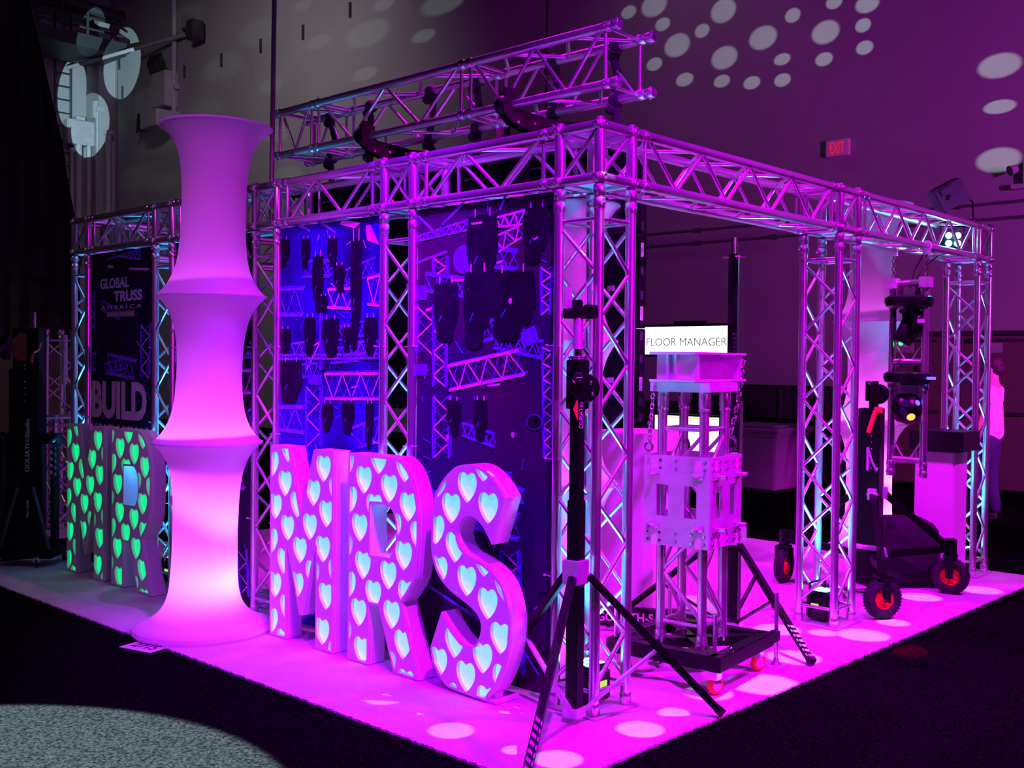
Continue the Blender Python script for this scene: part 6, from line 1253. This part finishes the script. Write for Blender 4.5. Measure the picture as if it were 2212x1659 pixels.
body = [(*pp(0, 0, 0.95), .085, .075), (*pp(0, .0, 1.12), .10, .08), (*pp(0, .01, 1.32), .12, .085), (*pp(0, 0, 1.44), .085, .06), (*pp(0, .0, 1.50), .055), (*pp(0, .015, 1.60), .078, .09), (*pp(0, .01, 1.68), .07, .08),
        (*pp(.17, 0, 1.40), .055), (*pp(.22, -.02, 1.16), .042), (*pp(.235, .02, 0.93), .033), (*pp(.24, .045, 0.86), .034, .02), (*pp(-.17, 0, 1.40), .055), (*pp(-.22, .03, 1.16), .042), (*pp(-.20, .12, 0.95), .033), (*pp(-.195, .15, 0.88), .034, .02),
        (*pp(.08, 0, 0.84), .06), (*pp(.10, .03, 0.48), .05), (*pp(.10, -.03, 0.09), .03), (*pp(.10, .05, 0.045), .02), (*pp(-.08, 0, 0.84), .06), (*pp(-.10, .10, 0.50), .05), (*pp(-.10, .18, 0.09), .03), (*pp(-.10, .26, 0.045), .02)]
ed = [(0, 1), (1, 2), (2, 3), (3, 4), (4, 5), (5, 6), (3, 7), (7, 8), (8, 9), (9, 10), (3, 11), (11, 12), (12, 13), (13, 14), (0, 15), (15, 16), (16, 17), (17, 18), (0, 19), (19, 20), (20, 21), (21, 22)]
skin_mesh('body', body, ed, 0, SKIN, t)
for s, wz in ((1, 0), (-1, 0.02)):
    hb = V(pp(.24 if s > 0 else -.195, .045 if s > 0 else .15, 0.865 + wz))
    pts = [(*hb, .024, .014)]; es = []
    for k, (f, L) in enumerate(((-.028, .070), (-.010, .082), (.010, .078), (.027, .062))):
        a = hb + F_ * f + V((0, 0, -.035)); m_ = a + V((0, 0, -L * .5)) - Sd * s * .004; e = a + V((0, 0, -L)) - Sd * s * .018; i = len(pts); pts += [(*a, .010), (*m_, .009), (*e, .0075)]; es += [(0, i), (i, i + 1), (i + 1, i + 2)]
    a = hb + F_ * .032 + V((0, 0, -.005)); e = a + F_ * .022 + V((0, 0, -.045)); i = len(pts); pts += [(*a, .010), (*e, .009)]; es += [(0, i), (i, i + 1)]
    skin_mesh('hand', pts, es, 0, SKIN, t, 1)
skin_mesh('shirt', [(*pp(0, 0, 0.84), .15, .125), (*pp(0, 0, 1.00), .152, .125), (*pp(0, 0, 1.16), .15, .118), (*pp(0, .01, 1.32), .165, .120), (*pp(0, 0, 1.42), .12, .09), (*pp(.155, 0, 1.40), .078), (*pp(.20, -.01, 1.24), .068), (*pp(-.155, 0, 1.40), .078), (*pp(-.20, .015, 1.24), .068)], [(0, 1), (1, 2), (2, 3), (3, 4), (4, 5), (5, 6), (4, 7), (7, 8)], 2, SHIRT, t)
for sg, ly in ((1, ((.03, .48), (-.03, .07))), (-1, ((.10, .50), (.18, .07)))):
    skin_mesh('trouser_leg', [(*pp(.055 * sg, 0, 0.95), .10, .115), (*pp(.085 * sg, .01, 0.80), .098, .105), (*pp(.10 * sg, ly[0][0], ly[0][1]), .078), (*pp(.10 * sg, ly[1][0], ly[1][1]), .066)], [(0, 1), (1, 2), (2, 3)], 0, JEAN, t)
for s, f in ((.10, 0.04), (-.10, 0.25)):
    skin_mesh('shoe', [(*pp(s, f - .10, 0.05), .052, .05), (*pp(s, f, 0.05), .052, .05), (*pp(s, f + .10, 0.035), .05, .034), (*pp(s, f + .15, 0.03), .035, .028)], [(0, 1), (1, 2), (2, 3)], 0, FAB, t)
b = MB(); b.ball(pp(0, -0.015, 1.665), 0.094, 20, 14, sc=(1, 1, .98)); b.ball(pp(0, -0.035, 1.625), 0.080, 16, 10); b.build('hair', HAIR, t)
b = MB(); b.ball(pp(0, .115, 1.60), 0.014, 8, 6); 
for s in (-.085, .085): b.ball(pp(s, .0, 1.60), 0.02, 8, 6, sc=(.8, .8, 1.4))
b.build('facial_feature', SKIN, t)
b = MB()
for s in (-.032, .032): b.ball(pp(s, .093, 1.625), 0.011, 8, 6)
b.bar(pp(-.025, .093, 1.555), pp(.025, .093, 1.555), 0.008, 0.006); b.build('facial_feature', HAIR, t)
bpy.context.view_layer.update()
